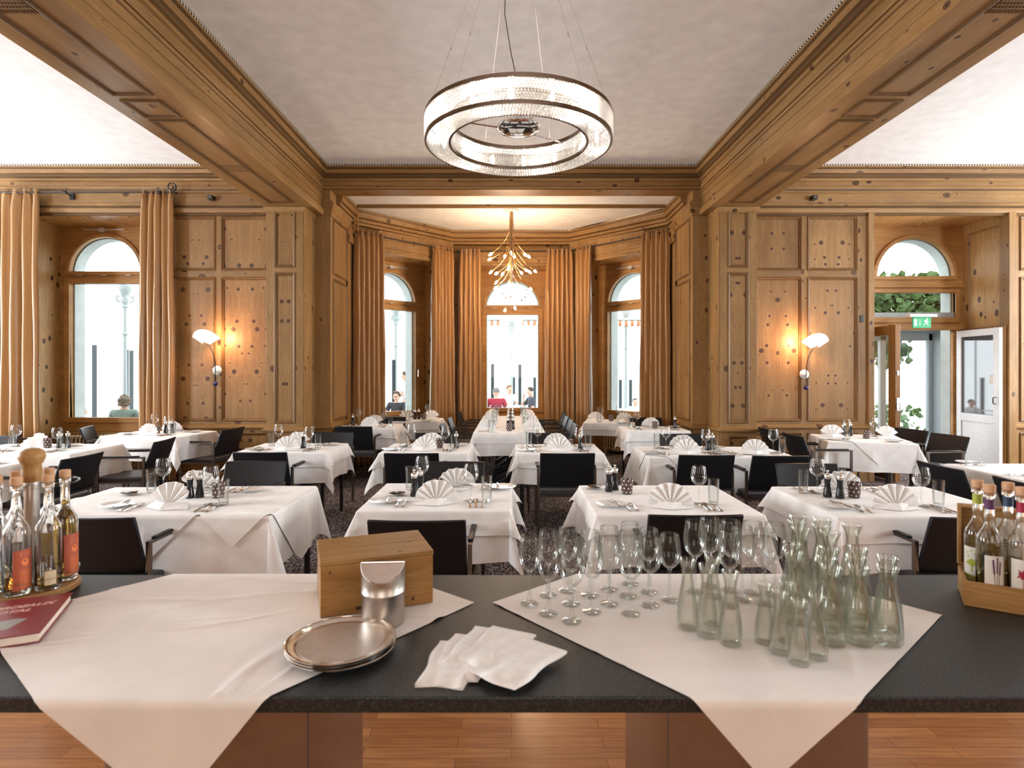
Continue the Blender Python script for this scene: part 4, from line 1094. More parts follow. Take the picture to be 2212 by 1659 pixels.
def table(name, cx, cy, w, d, rot, base, hang=.30, hang2=.15, style='square', crot=pi/4, c2=None, off2=(0, 0), seed=1, run=None):
    t = table_base(base, w, d); t.location = (cx, cy, 0); t.rotation_euler.z = rot
    tag(t, f'cloth covered dining table, the {name}', 'table', 'dining tables')
    cd1, o1 = (d+2*hang, 0) if run is None else ((d+.30, -.155) if run == 0 else (d+.012, 0))
    cd2, o2 = (d+2*hang2, 0) if run is None else ((d+.15, -.079) if run == 0 else (d+.012, 0))
    u = drape(MB(), w/2, d/2, w+2*hang, cd1, TT, lift=-.004, seed=seed, off=(0, o1)).build('tablecloth', 'cloth', loc=(cx, cy, 0), rot=(0, 0, rot), smooth=60)
    tag(u, f'long white under cloth of the {name}', 'tablecloth', 'white under cloths')
    if style == 'square': q = drape(MB(), w/2, d/2, w+2*hang2, cd2, TT, lift=.002, seed=seed, off=(0, o2), sl=.13 if run is None else .07, flare=.42)
    else: q = drape(MB(), w/2, d/2, c2[0], c2[1], TT, crot=crot, off=off2, lift=.002, seed=seed, n=90, sl=.06)
    o = q.build('top_cloth', 'cloth', loc=(cx, cy, .001), rot=(0, 0, rot), smooth=60)
    tag(o, f'white top cloth of the {name}', 'tablecloth', 'white top cloths')
MC = [('salt', -.02, .08), ('pepper', .04, .08), ('candle', .0, -.03)]
T1 = 'leftmost table of the front row'
table(T1, -2.13, 3.76, 1.45, .82, 0, 'legs', hang=.34, style='diamond', c2=(1.05, 1.05), off2=(-.02, 0), seed=1)
place_setting(-2.13, 3.76, 0, 0, .05, .41, 'near setting', T1, nap='nap2')
place_setting(-2.13, 3.76, 0, pi, .02, .41, 'far setting', T1, nap='nap2')
q = drape(MB(), .725, .41, .86, .86, TT, crot=pi/4, off=(.52, 0), lift=.0042, seed=1, n=90, sl=.07).build('top_cloth', 'cloth', loc=(-2.13, 3.76, .001), smooth=60)
tag(q, 'second white top cloth over the right end of the leftmost front row table', 'tablecloth', 'white top cloths')
centre(-2.13, 3.76, 0, [('salt', .03, .02), ('pepper', .085, .035), ('candle', .21, .03), ('dish', -.43, .12)], T1)
T2 = 'second front row table from left'
table(T2, -.465, 3.865, .90, .82, 0, 'pedestal', hang=.30, hang2=.15, seed=2)
place_setting(-.465, 3.865, 0, 0, 0, .41, 'near setting', T2)
place_setting(-.465, 3.865, 0, pi, -.06, .41, 'far setting', T2)
centre(-.465, 3.865, 0, [('salt', -.18, -.03), ('pepper', -.155, .05), ('candle', -.03, .03), ('dish', -.30, .0)], T2)
T3 = 'third front row table from left'
table(T3, .98, 3.78, .96, .84, 0, 'pedestal', hang=.30, hang2=.12, seed=3)
place_setting(.98, 3.78, 0, 0, -.02, .42, 'near setting', T3)
centre(.98, 3.78, 0, [('salt', -.31, .20), ('pepper', -.26, .25), ('candle', -.20, .13), ('dish', -.40, .30)], T3)
T4 = 'rightmost table of the front row'
table(T4, 2.42, 3.74, 1.08, .84, 0, 'pedestal', hang=.32, hang2=.16, seed=4)
place_setting(2.42, 3.74, 0, 0, -.10, .42, 'near setting', T4)
place_setting(2.42, 3.74, 0, pi, .14, .42, 'far setting', T4)
centre(2.42, 3.74, 0, [('salt', -.34, .07), ('pepper', -.28, .03), ('candle', -.17, .06)], T4)
T5 = 'left table of the middle row'
table(T5, -5.05, 6.15, 1.30, .78, 0, 'pedestal', seed=5)
place_setting(-5.05, 6.15, 0, 0, .12, .39, 'near setting', T5); place_setting(-5.05, 6.15, 0, pi, .12, .39, 'far setting', T5)
centre(-5.05, 6.15, 0, [('salt', .21, .04), ('pepper', .29, .06), ('candle', .07, .06)], T5)
T5b = 'left edge table behind the bottle carousel'
table(T5b, -4.90, 4.98, .98, .72, 0, 'pedestal', seed=6)
place_setting(-4.90, 4.98, 0, 0, .05, .36, 'near setting', T5b); place_setting(-4.90, 4.98, 0, pi, .05, .36, 'far setting', T5b, skip=('wine',))
T6 = 'table under the left arched window'
table(T6, -4.62, 7.62, 1.05, .76, -.16, 'pedestal', seed=7)
place_setting(-4.62, 7.62, -.16, 0, 0, .38, 'near setting', T6); place_setting(-4.62, 7.62, -.16, pi, 0, .38, 'far setting', T6)
centre(-4.62, 7.62, -.16, [('salt', .06, .02), ('pepper', .13, .05), ('candle', -.04, -.02)], T6)
T7 = 'middle row table beside the left pilaster'
table(T7, -2.34, 6.22, .93, .76, 0, 'legs', seed=8)
place_setting(-2.34, 6.22, 0, 0, 0, .38, 'near setting', T7); place_setting(-2.34, 6.22, 0, pi, 0, .38, 'far setting', T7, nap='nap2')
centre(-2.34, 6.22, 0, [('pepper', .12, -.05), ('candle', -.02, .0)], T7)
T8 = 'middle row table left of centre'
table(T8, -.89, 6.20, .88, .74, 0, 'pedestal', seed=9)
place_setting(-.89, 6.20, 0, 0, -.02, .37, 'near setting', T8); place_setting(-.89, 6.20, 0, pi, 0, .37, 'far setting', T8)
centre(-.89, 6.20, 0, [('salt', .30, -.02), ('candle', .12, .0), ('dish', -.27, .04)], T8)
T9 = 'middle row table right of centre'
table(T9, .49, 6.15, .86, .74, 0, 'legs', seed=10)
place_setting(.49, 6.15, 0, 0, 0, .37, 'near setting', T9); place_setting(.49, 6.15, 0, pi, 0, .37, 'far setting', T9)
centre(.49, 6.15, 0, [('pepper', .24, -.02), ('candle', .12, .0), ('dish', -.33, .06)], T9)
T10 = 'wide table of the middle row'
table(T10, 2.05, 5.97, 1.42, .76, 0, 'pedestal', hang=.36, style='diamond', c2=(1.0, 1.0), off2=(-.22, 0), seed=11)
place_setting(2.05, 5.97, 0, 0, -.30, .38, 'near left setting', T10); place_setting(2.05, 5.97, 0, 0, .38, .38, 'near right setting', T10)
place_setting(2.05, 5.97, 0, pi, .22, .38, 'far setting', T10)
centre(2.05, 5.97, 0, [('salt', -.01, .05), ('pepper', .05, .08), ('candle', -.22, .02)], T10)
T11 = 'table in front of the garden door'
table(T11, 4.28, 7.10, .92, .86, -.26, 'legs', hang=.34, style='diamond', c2=(.98, .98), off2=(.05, 0), seed=12)
place_setting(4.28, 7.10, -.26, -pi/2, 0, .46, 'left setting', T11, nap='nap2'); place_setting(4.28, 7.10, -.26, pi/2, 0, .46, 'right setting', T11, nap='nap2')
centre(4.28, 7.10, -.26, [('salt', -.12, .22), ('pepper', -.05, .22), ('candle', .05, -.05)], T11)
T12 = 'right edge table behind the bottle case'
table(T12, 4.40, 4.48, 1.04, 1.38, 0, 'pedestal', seed=13)
place_setting(4.40, 4.48, 0, -pi/2, -.35, .52, 'back left setting', T12, skip=('wine', 'nap'))
for k, y in enumerate((8.04, 8.74, 9.44, 10.14)):
    nm = f'{("nearest", "second", "third", "farthest")[k]} long bay table'
    table(nm, -.03, y, .94, .68, 0, 'pedestal', seed=14+k, run=k)
    place_setting(-.03, y, 0, -pi/2, 0, .47, 'left setting', nm, skip=('plate',) if k else ())
    place_setting(-.03, y, 0, pi/2, 0, .47, 'right setting', nm, skip=('plate',) if k else ())
    centre(-.03, y, 0, [('salt', -.02, .10), ('pepper', .05, .10), ('candle', .0, -.12)], nm)
T14 = 'bay table beside the left pilaster'
table(T14, -2.08, 8.62, .78, .66, 0, 'legs', seed=20)
place_setting(-2.08, 8.62, 0, 0, 0, .33, 'near setting', T14); place_setting(-2.08, 8.62, 0, pi, 0, .33, 'far setting', T14, nap='nap2', skip=('plate',))
centre(-2.08, 8.62, 0, [('salt', -.28, -.02), ('candle', .02, .0)], T14)
T15 = 'bay table under the left canted window'
table(T15, -1.56, 9.72, .74, .62, .0, 'legs', seed=21)
place_setting(-1.56, 9.72, 0, -pi/2, 0, .37, 'left setting', T15, nap='nap2', skip=('plate',)); place_setting(-1.56, 9.72, 0, pi/2, 0, .37, 'right setting', T15, nap='nap2')
centre(-1.56, 9.72, 0, [('salt', -.06, .0), ('pepper', .0, .02), ('candle', .10, -.1)], T15)
T16 = 'bay table beside the right pilaster'
table(T16, 2.02, 8.26, .84, .66, 0, 'legs', seed=22)
place_setting(2.02, 8.26, 0, pi, 0, .33, 'far setting', T16); place_setting(2.02, 8.26, 0, 0, 0, .33, 'near setting', T16, skip=('nap', 'wine', 'water', 'plate'))
centre(2.02, 8.26, 0, [('salt', .32, .02), ('candle', .02, -.02), ('dish', -.24, -.12)], T16)
T17 = 'bay table under the right canted window'
table(T17, 1.60, 9.42, .78, .66, -.22, 'legs', hang=.20, hang2=.12, seed=23)
place_setting(1.60, 9.42, -.22, -pi/2, 0, .39, 'left setting', T17, skip=('knife',)); place_setting(1.60, 9.42, -.22, pi/2, 0, .39, 'right setting', T17)
centre(1.60, 9.42, -.22, [('candle', .02, .0)], T17)

# ---- chairs: (x, y of the backrest top, direction the sitter faces in degrees from +y, label)
CH = [(-2.23, 3.03, 0, 'near chair of the leftmost front table, beside the bottle carousel'),
      (-.49, 2.98, 0, 'near chair behind the wooden wine crate'),
      (.985, 3.09, 0, 'near chair behind the cluster of wine glasses'),
      (2.46, 3.04, 0, 'near chair beside the wooden case of liqueur bottles'),
      (-2.15, 4.88, 180, 'far chair of the leftmost front table'),
      (-2.36, 5.42, 0, 'near chair of the middle row table by the left pilaster'),
      (-.48, 4.86, 180, 'far chair of the second front table, behind its napkins'),
      (-.93, 5.36, 0, 'near chair of the middle row table left of centre'),
      (.52, 5.36, 0, 'near chair of the middle row table right of centre'),
      (1.77, 5.24, 0, 'near left chair of the wide middle row table'),
      (2.42, 5.20, 0, 'near right chair of the wide middle row table'),
      (2.42, 4.76, 180, 'far chair of the rightmost front table'),
      (-3.86, 5.22, 90, 'chair right of the left edge table, just behind the carousel'),
      (-3.84, 6.42, 98, 'armchair at the right end of the left middle row table'),
      (-3.66, 7.62, 84, 'armchair at the right end of the table under the left arched window'),
      (-5.72, 7.78, -70, 'chair left of the table under the left arched window'),
      (-7.0, 7.7, -60, 'chair at the left edge of the room beside the gold curtain'),
      (-6.0, 6.75, 180, 'small dark chair behind the left middle row table'),
      (-2.15, 7.86, 0, 'near chair of the bay table beside the left pilaster'),
      (-2.20, 7.14, 180, 'far chair of the middle row table by the left pilaster'),
      (-.92, 7.06, 180, 'far chair of the middle row table left of centre'),
      (.46, 7.06, 180, 'far chair of the middle row table right of centre'),
      (2.03, 6.96, 180, 'far chair of the wide middle row table'),
      (-.98, 8.15, -90, 'left chair of the nearest table in the long bay row'),
      (-1.0, 9.25, -90, 'left chair of the third table in the long bay row'),
      (-.94, 10.35, -90, 'left chair of the farthest table in the long bay row'),
      (.90, 8.20, 90, 'right chair of the nearest table in the long bay row'),
      (.92, 8.86, 90, 'right chair of the second table in the long bay row'),
      (.92, 9.52, 90, 'right chair of the third table in the long bay row'),
      (.94, 10.30, 90, 'right chair of the farthest table in the long bay row'),
      (-1.98, 9.44, 180, 'far chair of the bay table beside the left pilaster'),
      (2.15, 9.28, 180, 'far chair of the bay table beside the right pilaster'),
      (3.34, 7.58, -90, 'rear left chair of the table in front of the garden door'),
      (3.36, 6.93, -90, 'front left chair of the table in front of the garden door'),
      (5.20, 7.52, 100, 'rear right chair of the table in front of the garden door'),
      (5.20, 6.86, 98, 'front right chair of the table in front of the garden door'),
      (3.47, 4.70, -90, 'chair left of the right edge table, its back towards the camera side'),
      (3.52, 3.98, -90, 'chair behind the liqueur bottles at the right edge'),
      ]
for x, y, a, lab in CH:
    a = radians(a); ox, oy = -sin(a)*-.335, cos(a)*.335   # seat centre lies in front of the back
    CHAIR.put((x-sin(a)*.335, y+cos(a)*.335, 0), a, 'black leather armchair, '+lab, 'chair', 'dining armchairs')
# ================================================================== COUNTER AND WHAT STANDS ON IT
CT = .88
ct = empty('serving_counter', (0, 1.65, 0))
MB().box(-2.5, 2.5, -.379, .38, CT-.036, CT).build('worktop', 'granite', ct, smooth=0, bevel=.004)
for x0, x1 in ((-.98, -.49), (.375, .86)):
    MB().box(x0, x1, -.26, .26, 0, CT-.036).build('pedestal_cabinet', 'pedestal_metal', ct, smooth=0, bevel=.006)
tag(ct, 'long dark granite serving counter with steel pedestals in the foreground', 'counter')
def counter_cloth(cx, cy, side, ang, seed, label, wr=.0028):
    # wrinkled square cloth laid cornerwise, one corner hanging over the front edge
    o = drape(MB(), 2.5, .38, side, side, CT, crot=pi/4+radians(ang), off=(cx, cy-1.65), lift=.0022, seed=seed, rr=.012, ripple=.004, n=170, flare=0, wr=wr, sl=.03).build('counter_cloth', 'cloth_counter', loc=(0, 1.65, 0), smooth=60)
    tag(o, label, 'cloth', 'white cloths on the counter'); return o
counter_cloth(-.81, 1.71, .99, 5.9, 3, 'white cloth laid cornerwise under the wooden crate, tip hanging over the left counter front')
counter_cloth(.60, 1.737, .934, -3.9, 8, 'white cloth laid cornerwise under glasses and carafes, tip hanging over the right counter front', .0012)
CZ = CT+.0055
ORD = ['first', 'second', 'third', 'fourth', 'fifth', 'sixth', 'seventh', 'eighth', 'ninth', 'tenth', 'eleventh', 'twelfth']
def rows_label(pts, tol=.035):
    """(x, y) list -> (row from the front, place from the left) for each"""
    idx = sorted(range(len(pts)), key=lambda i: pts[i][1]); rows = []; cur = []
    for i in idx:
        if cur and pts[i][1]-pts[cur[0]][1] > tol: rows.append(cur); cur = []
        cur.append(i)
    rows.append(cur); out = {}
    for r, row in enumerate(rows):
        for c, i in enumerate(sorted(row, key=lambda k: pts[k][0])): out[i] = (ORD[r], ORD[c])
    return out
def cpos(zx, zy): return P(1060+zx*.28933, 1080+zy*.28933, CT)
pw = [cpos(*q) for q in ((290, 790), (430, 725), (432, 865), (575, 690), (600, 790), (605, 920), (740, 725), (755, 850), (885, 680), (885, 790), (1040, 640), (1025, 730), (1045, 865), (1180, 700), (1190, 800), (1335, 760))]
GL1 = Proto(lambda: make_wineglass(.205, .035, 'glass_thin', 'wine_glass'))
GL2 = Proto(lambda: make_wineglass(.228, .036, 'glass_thin', 'wine_glass'))
rl = rows_label(pw)
for i, (x, y) in enumerate(pw):
    GL1.put((x, y, CZ), i*.7, f'short wine glass on the right counter cloth, {rl[i][0]} row from front, {rl[i][1]} from left', 'wine glass', 'wine glasses on the counter')
tl = []
for zx, zy, Y in ((1525, 165, 1.864), (1635, 140, 1.907), (1665, 195, 1.82), (1790, 165, 1.87), (1782, 240, 1.752), (1955, 180, 1.85), (1880, 205, 1.795), (2045, 230, 1.765), (2120, 225, 1.835)):
    tl.append(((1060+zx*.28933-1105)*Y/F, Y))
rl = rows_label(tl)
for i, (x, y) in enumerate(tl):
    GL2.put((x, y, CZ), i*.7, f'tall wine glass behind the slender carafes, {rl[i][0]} row from front, {rl[i][1]} from left', 'wine glass', 'tall wine glasses on the counter')
def make_carafe(h, r, rn, rr):
    def f():
        o = [(0, .0), (r*.93, 0), (r, .006), (r*1.02, h*.12), (r*.96, h*.34), (r*.74, h*.52), (rn*1.05, h*.70), (rn, h*.76), (rn*1.12, h*.86), (rr*.95, h*.97), (rr, h*.99), (rr*.97, h), (rr*.90, h*.985)]
        w = .0022; base = .011
        inn = [(rn*1.12-w, h*.86), (rn-w, h*.76), (rn*1.05-w, h*.70), (r*.74-w, h*.52), (r*.96-w, h*.34), (r*1.0-w, h*.12), (r*.93, base+.006), (r*.80, base), (0, base-.001)]
        return MB().lathe(o+inn, 32).build('glass_carafe', 'glass_green', smooth=70)
    return f
C1, C2, C3, C4 = Proto(make_carafe(.200, .0355, .018, .0285)), Proto(make_carafe(.218, .0355, .0175, .030)), Proto(make_carafe(.19, .0285, .0145, .0235)), Proto(make_carafe(.155, .0255, .0135, .021))
def put_set(pr, pts, lab, grp):
    r = rows_label(pts, .03)
    for i, (x, y) in enumerate(pts): pr.put((x, y, CZ), i*1.1, f'{lab}, {r[i][0]} row from front, {r[i][1]} from left', 'carafe', grp)
put_set(C1, [(.838, 1.515), (.911, 1.517), (.985, 1.515), (.868, 1.592), (.953, 1.598), (1.036, 1.594), (.920, 1.672), (1.008, 1.680), (.800, 1.640), (.835, 1.722)], 'medium carafe at right of the cloth', 'medium carafes')
put_set(C2, [((px-1105)*Y/F, Y) for px, Y in ((1724, 1.968), (1722, 1.895), (1731, 1.815), (1777, 1.925), (1775, 1.845), (1793, 1.772), (1841, 1.855))], 'tall carafe in the rear group', 'tall carafes')
put_set(C3, [((px-1105)*Y/F, Y) for px, Y in ((1485, 1.604), (1527, 1.556), (1578, 1.508), (1540, 1.625))], 'slender carafe near the cloth centre', 'slender carafes')
put_set(C4, [((px-1105)*Y/F, Y) for px, Y in ((1684, 1.462), (1726, 1.408), (1765, 1.436), (1652, 1.515), (1700, 1.525))], 'small carafe near the cloth front', 'small carafes')

# ---- wine crate
cr = empty('wine_crate', (-.5485, 1.66, CZ), radians(20.5)); L, Dp, Hc = .328, .24, .160
q = MB()
for k in range(1): q.box(0, L, 0, .012, 0, Hc-.0135)
q.build('front_board', 'wood_box', cr, smooth=0, bevel=.0015)
MB().box(0, L, Dp-.012, Dp, 0, Hc-.0135).build('back_board', 'wood_box', cr, smooth=0, bevel=.0015)
M['wood_end'] = wood('pine_end_board', 'y', None, .0, 8, tone=1.25, scale=1.5)
for x in (0.0002, L-.0122): MB().box(x, x+.012, .0125, Dp-.0125, 0, Hc-.0135).build('end_board', 'wood_end', cr, smooth=0, bevel=.0015)
MB().box(.012, L-.012, .012, Dp-.012, 0, .01).build('bottom_board', 'wood_box', cr, smooth=0)
M['wood_lid'] = wood('pine_lid_board', 'x', None, .02, 8, tone=1.2, scale=1.5)
MB().box(-.002, L+.002, -.002, .118, Hc-.013, Hc).build('lid_board', 'wood_lid', cr, smooth=0, bevel=.002)
MB().box(-.002, L+.002, .122, Dp+.002, Hc-.013, Hc).build('lid_board', 'wood_lid', cr, smooth=0, bevel=.002)
n = MB()
for x, z in ((.006, .03), (.006, .08), (.006, .13), (L-.006, .03), (L-.006, .08), (L-.006, .13)): n.lathe([(0, 0), (.0018, 0), (.0018, .0008), (0, .0008)], 8, mat=Matrix.Translation((x, 0, z)) @ Matrix.Rotation(pi/2, 4, 'X'))
n.build('nail_head', 'steel_dark', cr)
text('stamped_text', 'VIEJA', .014, 'black_lacquer', cr, (.098, -.0008, .014), (pi/2, 0, 0), align='LEFT', bold=.0006)
text('stamped_text', 'A', .014, 'black_lacquer', cr, (.262, -.0008, .020), (pi/2, 0, 0), align='LEFT', bold=.0006)
MB().lathe([(0, 0), (.003, 0), (.003, .0006), (0, .0006)], 12, mat=Matrix.Translation((.026, 0, .128)) @ Matrix.Rotation(pi/2, 4, 'X')).build('knot_hole', 'black_lacquer', cr)
tag(cr, 'closed pine wine crate standing on the left counter cloth', 'crate')
# ---- stainless napkin bin with slanted flap
nb = empty('table_bin', (-.3645, 1.643, CZ), radians(4)); R = .0605; H = .167; dr = .65
n = 40; vs = []; fs = []
for i in range(n):
    a = 2*pi*i/n; x, y = R*cos(a), R*sin(a)
    for z, k in ((0, .985), (.004, 1), (.085, 1), (.086, 1.012), (.090, 1.012), (.091, 1)): vs.append((x*k, y*k, z))
    vs.append((x, y, H-dr*abs(y)))
for i in range(n):
    j = (i+1) % n
    for k in range(6): fs.append((i*7+k, j*7+k, j*7+k+1, i*7+k+1))
MB().add(vs, fs).add([vs[i*7] for i in range(n)], [tuple(range(n))]).build('bin_body', 'steel_brushed', nb, smooth=50)
fl = MB(); m = 30
for s in (-1, 1):
    out = [(R*.965*cos(pi*i/m), s*R*.965*sin(pi*i/m)) for i in range(m+1)]
    v = [(x, y, H-.002-dr*abs(y)) for x, y in out] + [(x, y, H-.008-dr*abs(y)) for x, y in out]
    fl.add(v, [tuple(range(m+1)), tuple(range(m+1, 2*m+2))[::-1]])
fl.build('swing_flap', 'silver', nb, smooth=30)
rm = MB().tube([(-R, 0, H), (R, 0, H)], .0022, 8)
for s in (-1, 1): rm.tube([(R*cos(pi*i/m), s*R*sin(pi*i/m), H-dr*R*sin(pi*i/m)) for i in range(m+1)], .0018, 6)
rm.build('rim', 'chrome', nb)
tag(nb, 'small brushed steel table bin with slanted flap in front of the wine crate', 'bin')
# ---- silver trays
tr0 = None
for k, (dx, dy) in enumerate(((.003, .0), (-.002, .002), (0, 0))):
    e = empty('silver_tray', (-.436+dx, 1.478+dy, CZ+.004+k*.0072), k*.9)
    MB().lathe([(0, 0), (.112, 0), (.118, .002), (.128, .0065), (.1345, .0085), (.136, .0095), (.1345, .0105), (.127, .0088), (.117, .0040), (.111, .0024), (0, .0024)], 64).build('tray_dish', 'silver', e, smooth=50)
    r = MB(); pts = [(.1345*cos(2*pi*i/64), .1345*sin(2*pi*i/64), .0095) for i in range(65)]
    r.tube(pts, .0018, 6, cap=False); r.build('beaded_rim', 'silver', e)
    if k == 2:
        pl = MB().lathe([(0, .0026), (.108, .0026), (.108, .0031), (0, .0031)], 48); pl.build('satin_well', 'satin_silver', e, smooth=0)
    tag(e, ('bottom silver tray of the stack of three', 'middle silver tray of the stack of three', 'top silver tray of the stack, its satin surface facing up')[k], 'tray', 'stacked silver trays')
# ---- fanned napkins
def soft_napkin(w, l, th, seed, over=0):
    r = random.Random(seed); vs = []; fs = []; nx, ny = 16, 22; p = [r.uniform(0, 6) for _ in range(4)]
    for lay in (0, 1):
        for j in range(ny+1):
            for i in range(nx+1):
                u, v = i/nx, j/ny; x = (u-.5)*w; y = -v*l
                wv = .0035*sin(u*7+p[0]+v*3)*v + .002*sin(v*13+p[1])*v + .004*v*v*sin(u*11+p[2])
                x += .004*sin(v*9+p[3]) ; y += .004*sin(u*6+p[0])*(v > .6)
                edge = min(u, 1-u, v, 1-v)
                t = th*min(1, .35+edge*9)
                base = .0 if lay == 0 else t
                z = max(0, base+wv*(lay))+(0 if lay == 0 else .001)
                vs.append((x, y, z))
    m = (nx+1)*(ny+1)
    for j in range(ny):
        for i in range(nx):
            a = j*(nx+1)+i; fs.append((a, a+nx+1, a+nx+2, a+1)); fs.append((m+a, m+a+1, m+a+nx+2, m+a+nx+1))
    for i in range(nx): fs.append((i, i+1, m+i+1, m+i)); a = ny*(nx+1)+i; fs.append((a, m+a, m+a+1, a+1))
    for j in range(ny): a = j*(nx+1); fs.append((a, m+a, m+a+nx+1, a+nx+1)); a += nx; fs.append((a, a+nx+1, m+a+nx+1, m+a))
    return MB().add(vs, fs)
for k, (px, py, ang) in enumerate(((988, 1374, 6), (1026, 1365, 12), (1068, 1354, 18), (1108, 1360, 25), (1172, 1392, 37))):
    X, Y = P(px, py, CT+.02)
    o = soft_napkin(.128 if k else .11, .215, .012, k).build('cloth_napkin', 'napkin', loc=(X+.005, Y, CT+.0008+k*.0042), rot=(radians(-(.6+1.6*k)*0), 0, -radians(ang)), smooth=60)
    tag(o, ('leftmost and lowest of the five fanned white napkins on the counter', 'second from left of the five fanned napkins on the counter', 'middle one of the five fanned napkins on the counter',
            'fourth from left of the five fanned napkins on the counter', 'rightmost and topmost folded napkin of the counter fan')[k], 'napkin', 'fanned napkins on the counter')
# ---- bottles
BH = .335
def make_bottle(fill, liquid, labelkind=None, la=0, collar=None, seed=0, R=.0365):
    """spirit bottle with cork; la = direction its label faces (radians)"""
    t = empty('spirit_bottle')
    out = [(0, .002), (R*.5, .001), (R*.92, 0), (R, .006), (R, .185), (R*.93, .203), (R*.62, .222), (.0145, .238), (.0128, .25), (.0128, .318), (.0155, .320), (.0155, .332), (.0130, BH)]
    w = .0024
    inn = [(.0095, BH), (.0098, .32), (.0098, .25), (.0115, .238), (R*.62-w, .220), (R*.93-w, .201), (R-w, .184), (R-w, .012), (R*.8, .008), (0, .012)]
    MB().lathe(out+inn, 28).build('bottle_glass', 'glass', t, smooth=70)
    MB().lathe([(0, .325), (.0090, .325), (.0092, BH+.0005), (.0152, BH+.001), (.0158, BH+.004), (.0158, BH+.022), (.0150, BH+.0245), (0, BH+.0245)], 20).build('cork', 'cork', t, smooth=40)
    if fill > 0:
        prof = [(0, .0125)]+[(max(0, r-.0008), z) for r, z in reversed(inn[:-1]) if z < fill and z > .009]
        rt = np_interp(fill, inn); prof = [(0, .0128), (R*.8-.001, .0128), (R-w-.0008, .016)] + [(r-.0008, z) for r, z in reversed(inn) if .016 < z < fill] + [(rt-.0008, fill), (0, fill)]
        MB().lathe(prof, 24).build('liquid', liquid, t, smooth=60)
    def patch(z0, z1, a0, a1, mat, name, rad, parent=t):
        vs = []; k = 14
        for i in range(k+1):
            a = a0+(a1-a0)*i/k
            vs += [(rad*cos(a), rad*sin(a), z0), (rad*cos(a), rad*sin(a), z1)]
        return MB().add(vs, [(2*i, 2*i+2, 2*i+3, 2*i+1) for i in range(k)]).build(name, mat, parent, smooth=60)
    if collar: patch(.285, .316, 0, 2*pi, collar, 'neck_collar', .0131)
    if labelkind:
        top, bot = labelkind[:2]; h = .85
        ztop = labelkind[5] if len(labelkind) > 5 else .150; h = .42 if ztop < .1 else h
        lb = patch(.018, ztop, la-h, la+h, top, 'label', R+.0006)
        patch(.018, .062, la-h, la+h, bot, 'label_band', R+.0010, lb)
        kind = labelkind[2]; mt = labelkind[3]
        def onr(px, pz): a = la+px/R; return ((R+.0012)*cos(a), (R+.0012)*sin(a), pz)
        pic = MB()
        def poly(pts): pic.add([onr(*q) for q in pts], [tuple(range(len(pts)))])
        if kind == 'tree':
            for cx_, cz_, rr_ in ((-.008, .100, .008), (.0, .105, .010), (.009, .100, .008), (.0, .096, .008)): poly([(cx_+rr_*cos(k*pi/5), cz_+rr_*.8*sin(k*pi/5)) for k in range(10)])
            poly([(-.0018, .072), (.0018, .072), (.0012, .096), (-.0012, .096)])
            for cx_, cz_ in ((-.012, .132), (-.002, .138), (.008, .130), (.012, .120), (-.010, .120)): poly([(cx_-.004, cz_), (cx_, cz_+.003), (cx_+.004, cz_), (cx_, cz_-.003)])
        elif kind == 'lavender':
            for s0, s1 in (((-.004, .064), (-.009, .140)), ((.001, .064), (.002, .148)), ((.006, .064), (.010, .135))):
                poly([(s0[0]-.0006, s0[1]), (s0[0]+.0006, s0[1]), (s1[0]+.0006, s1[1]), (s1[0]-.0006, s1[1])])
                for k in range(7):
                    f = .45+.08*k; x = s0[0]+(s1[0]-s0[0])*f; z = s0[1]+(s1[1]-s0[1])*f
                    poly([(x-.0035, z), (x, z+.005), (x+.0035, z), (x, z-.003)])
        elif kind == 'flower':
            for a_ in range(9):
                q = a_*2*pi/9+.2; d = .017 if a_ % 2 else .013
                poly([(0.002*cos(q+1.57), .105+.002*sin(q+1.57)), (d*.6*cos(q)+.003*cos(q+1.57), .105+d*.6*sin(q)+.003*sin(q+1.57)), (d*cos(q), .105+d*1.2*sin(q)), (d*.6*cos(q)-.003*cos(q+1.57), .105+d*.6*sin(q)-.003*sin(q+1.57)), (-.002*cos(q+1.57), .105-.002*sin(q+1.57))])
            poly([(-.0008, .064), (.0008, .064), (.0006, .1), (-.0006, .1)])
        elif kind == 'fruit':
            poly([(.010*cos(k*pi/6), .102+.011*sin(k*pi/6)) for k in range(12)]); poly([(-.012, .120), (.012, .120), (.012, .132), (-.012, .132)])
            for k in range(6): x = -.013+.005*k; poly([(x, .024), (x+.0022, .024), (x+.0022, .078), (x, .078)])
        if pic.v: pic.build('label_picture', mt, lb, smooth=0)
        if len(labelkind) > 4:
            for k, wd in enumerate(labelkind[4]):
                a = la; tx = text('label_text', wd, .0085, 'label_white', lb, ((R+.0024)*cos(a), (R+.0024)*sin(a), .050-.012*k), (pi/2, 0, a+pi/2), shear=.25)
    return t
def np_interp(z, prof):
    for (r0, z0), (r1, z1) in zip(prof, prof[1:]):
        lo, hi = min(z0, z1), max(z0, z1)
        if lo <= z <= hi and hi > lo: return r0+(r1-r0)*(z-z0)/(z1-z0)
    return .01
for nm, c in (('label_white', (.78, .74, .68)), ('label_green', (.42, .46, .06)), ('label_purple', (.10, .03, .10)), ('label_red', (.36, .012, .05)), ('label_navy', (.03, .06, .12)), ('label_orange', (.80, .20, .05)), ('label_brick', (.42, .09, .04)), ('label_cream', (.66, .55, .36)), ('label_yellow', (.80, .52, .06))): M[nm] = plain(nm, c, .55)
car = empty('bottle_carousel', (-1.55, 1.87, CT+.001))
MB().lathe([(0, 0), (.12, 0), (.128, .006), (.128, .018), (.122, .025), (0, .025)], 56).build('turntable', 'wood_lazy', car, smooth=40)
MB().lathe([(0, .025), (.021, .025), (.021, .36), (0, .36)], 24).build('steel_post', 'steel_brushed', car, smooth=40)
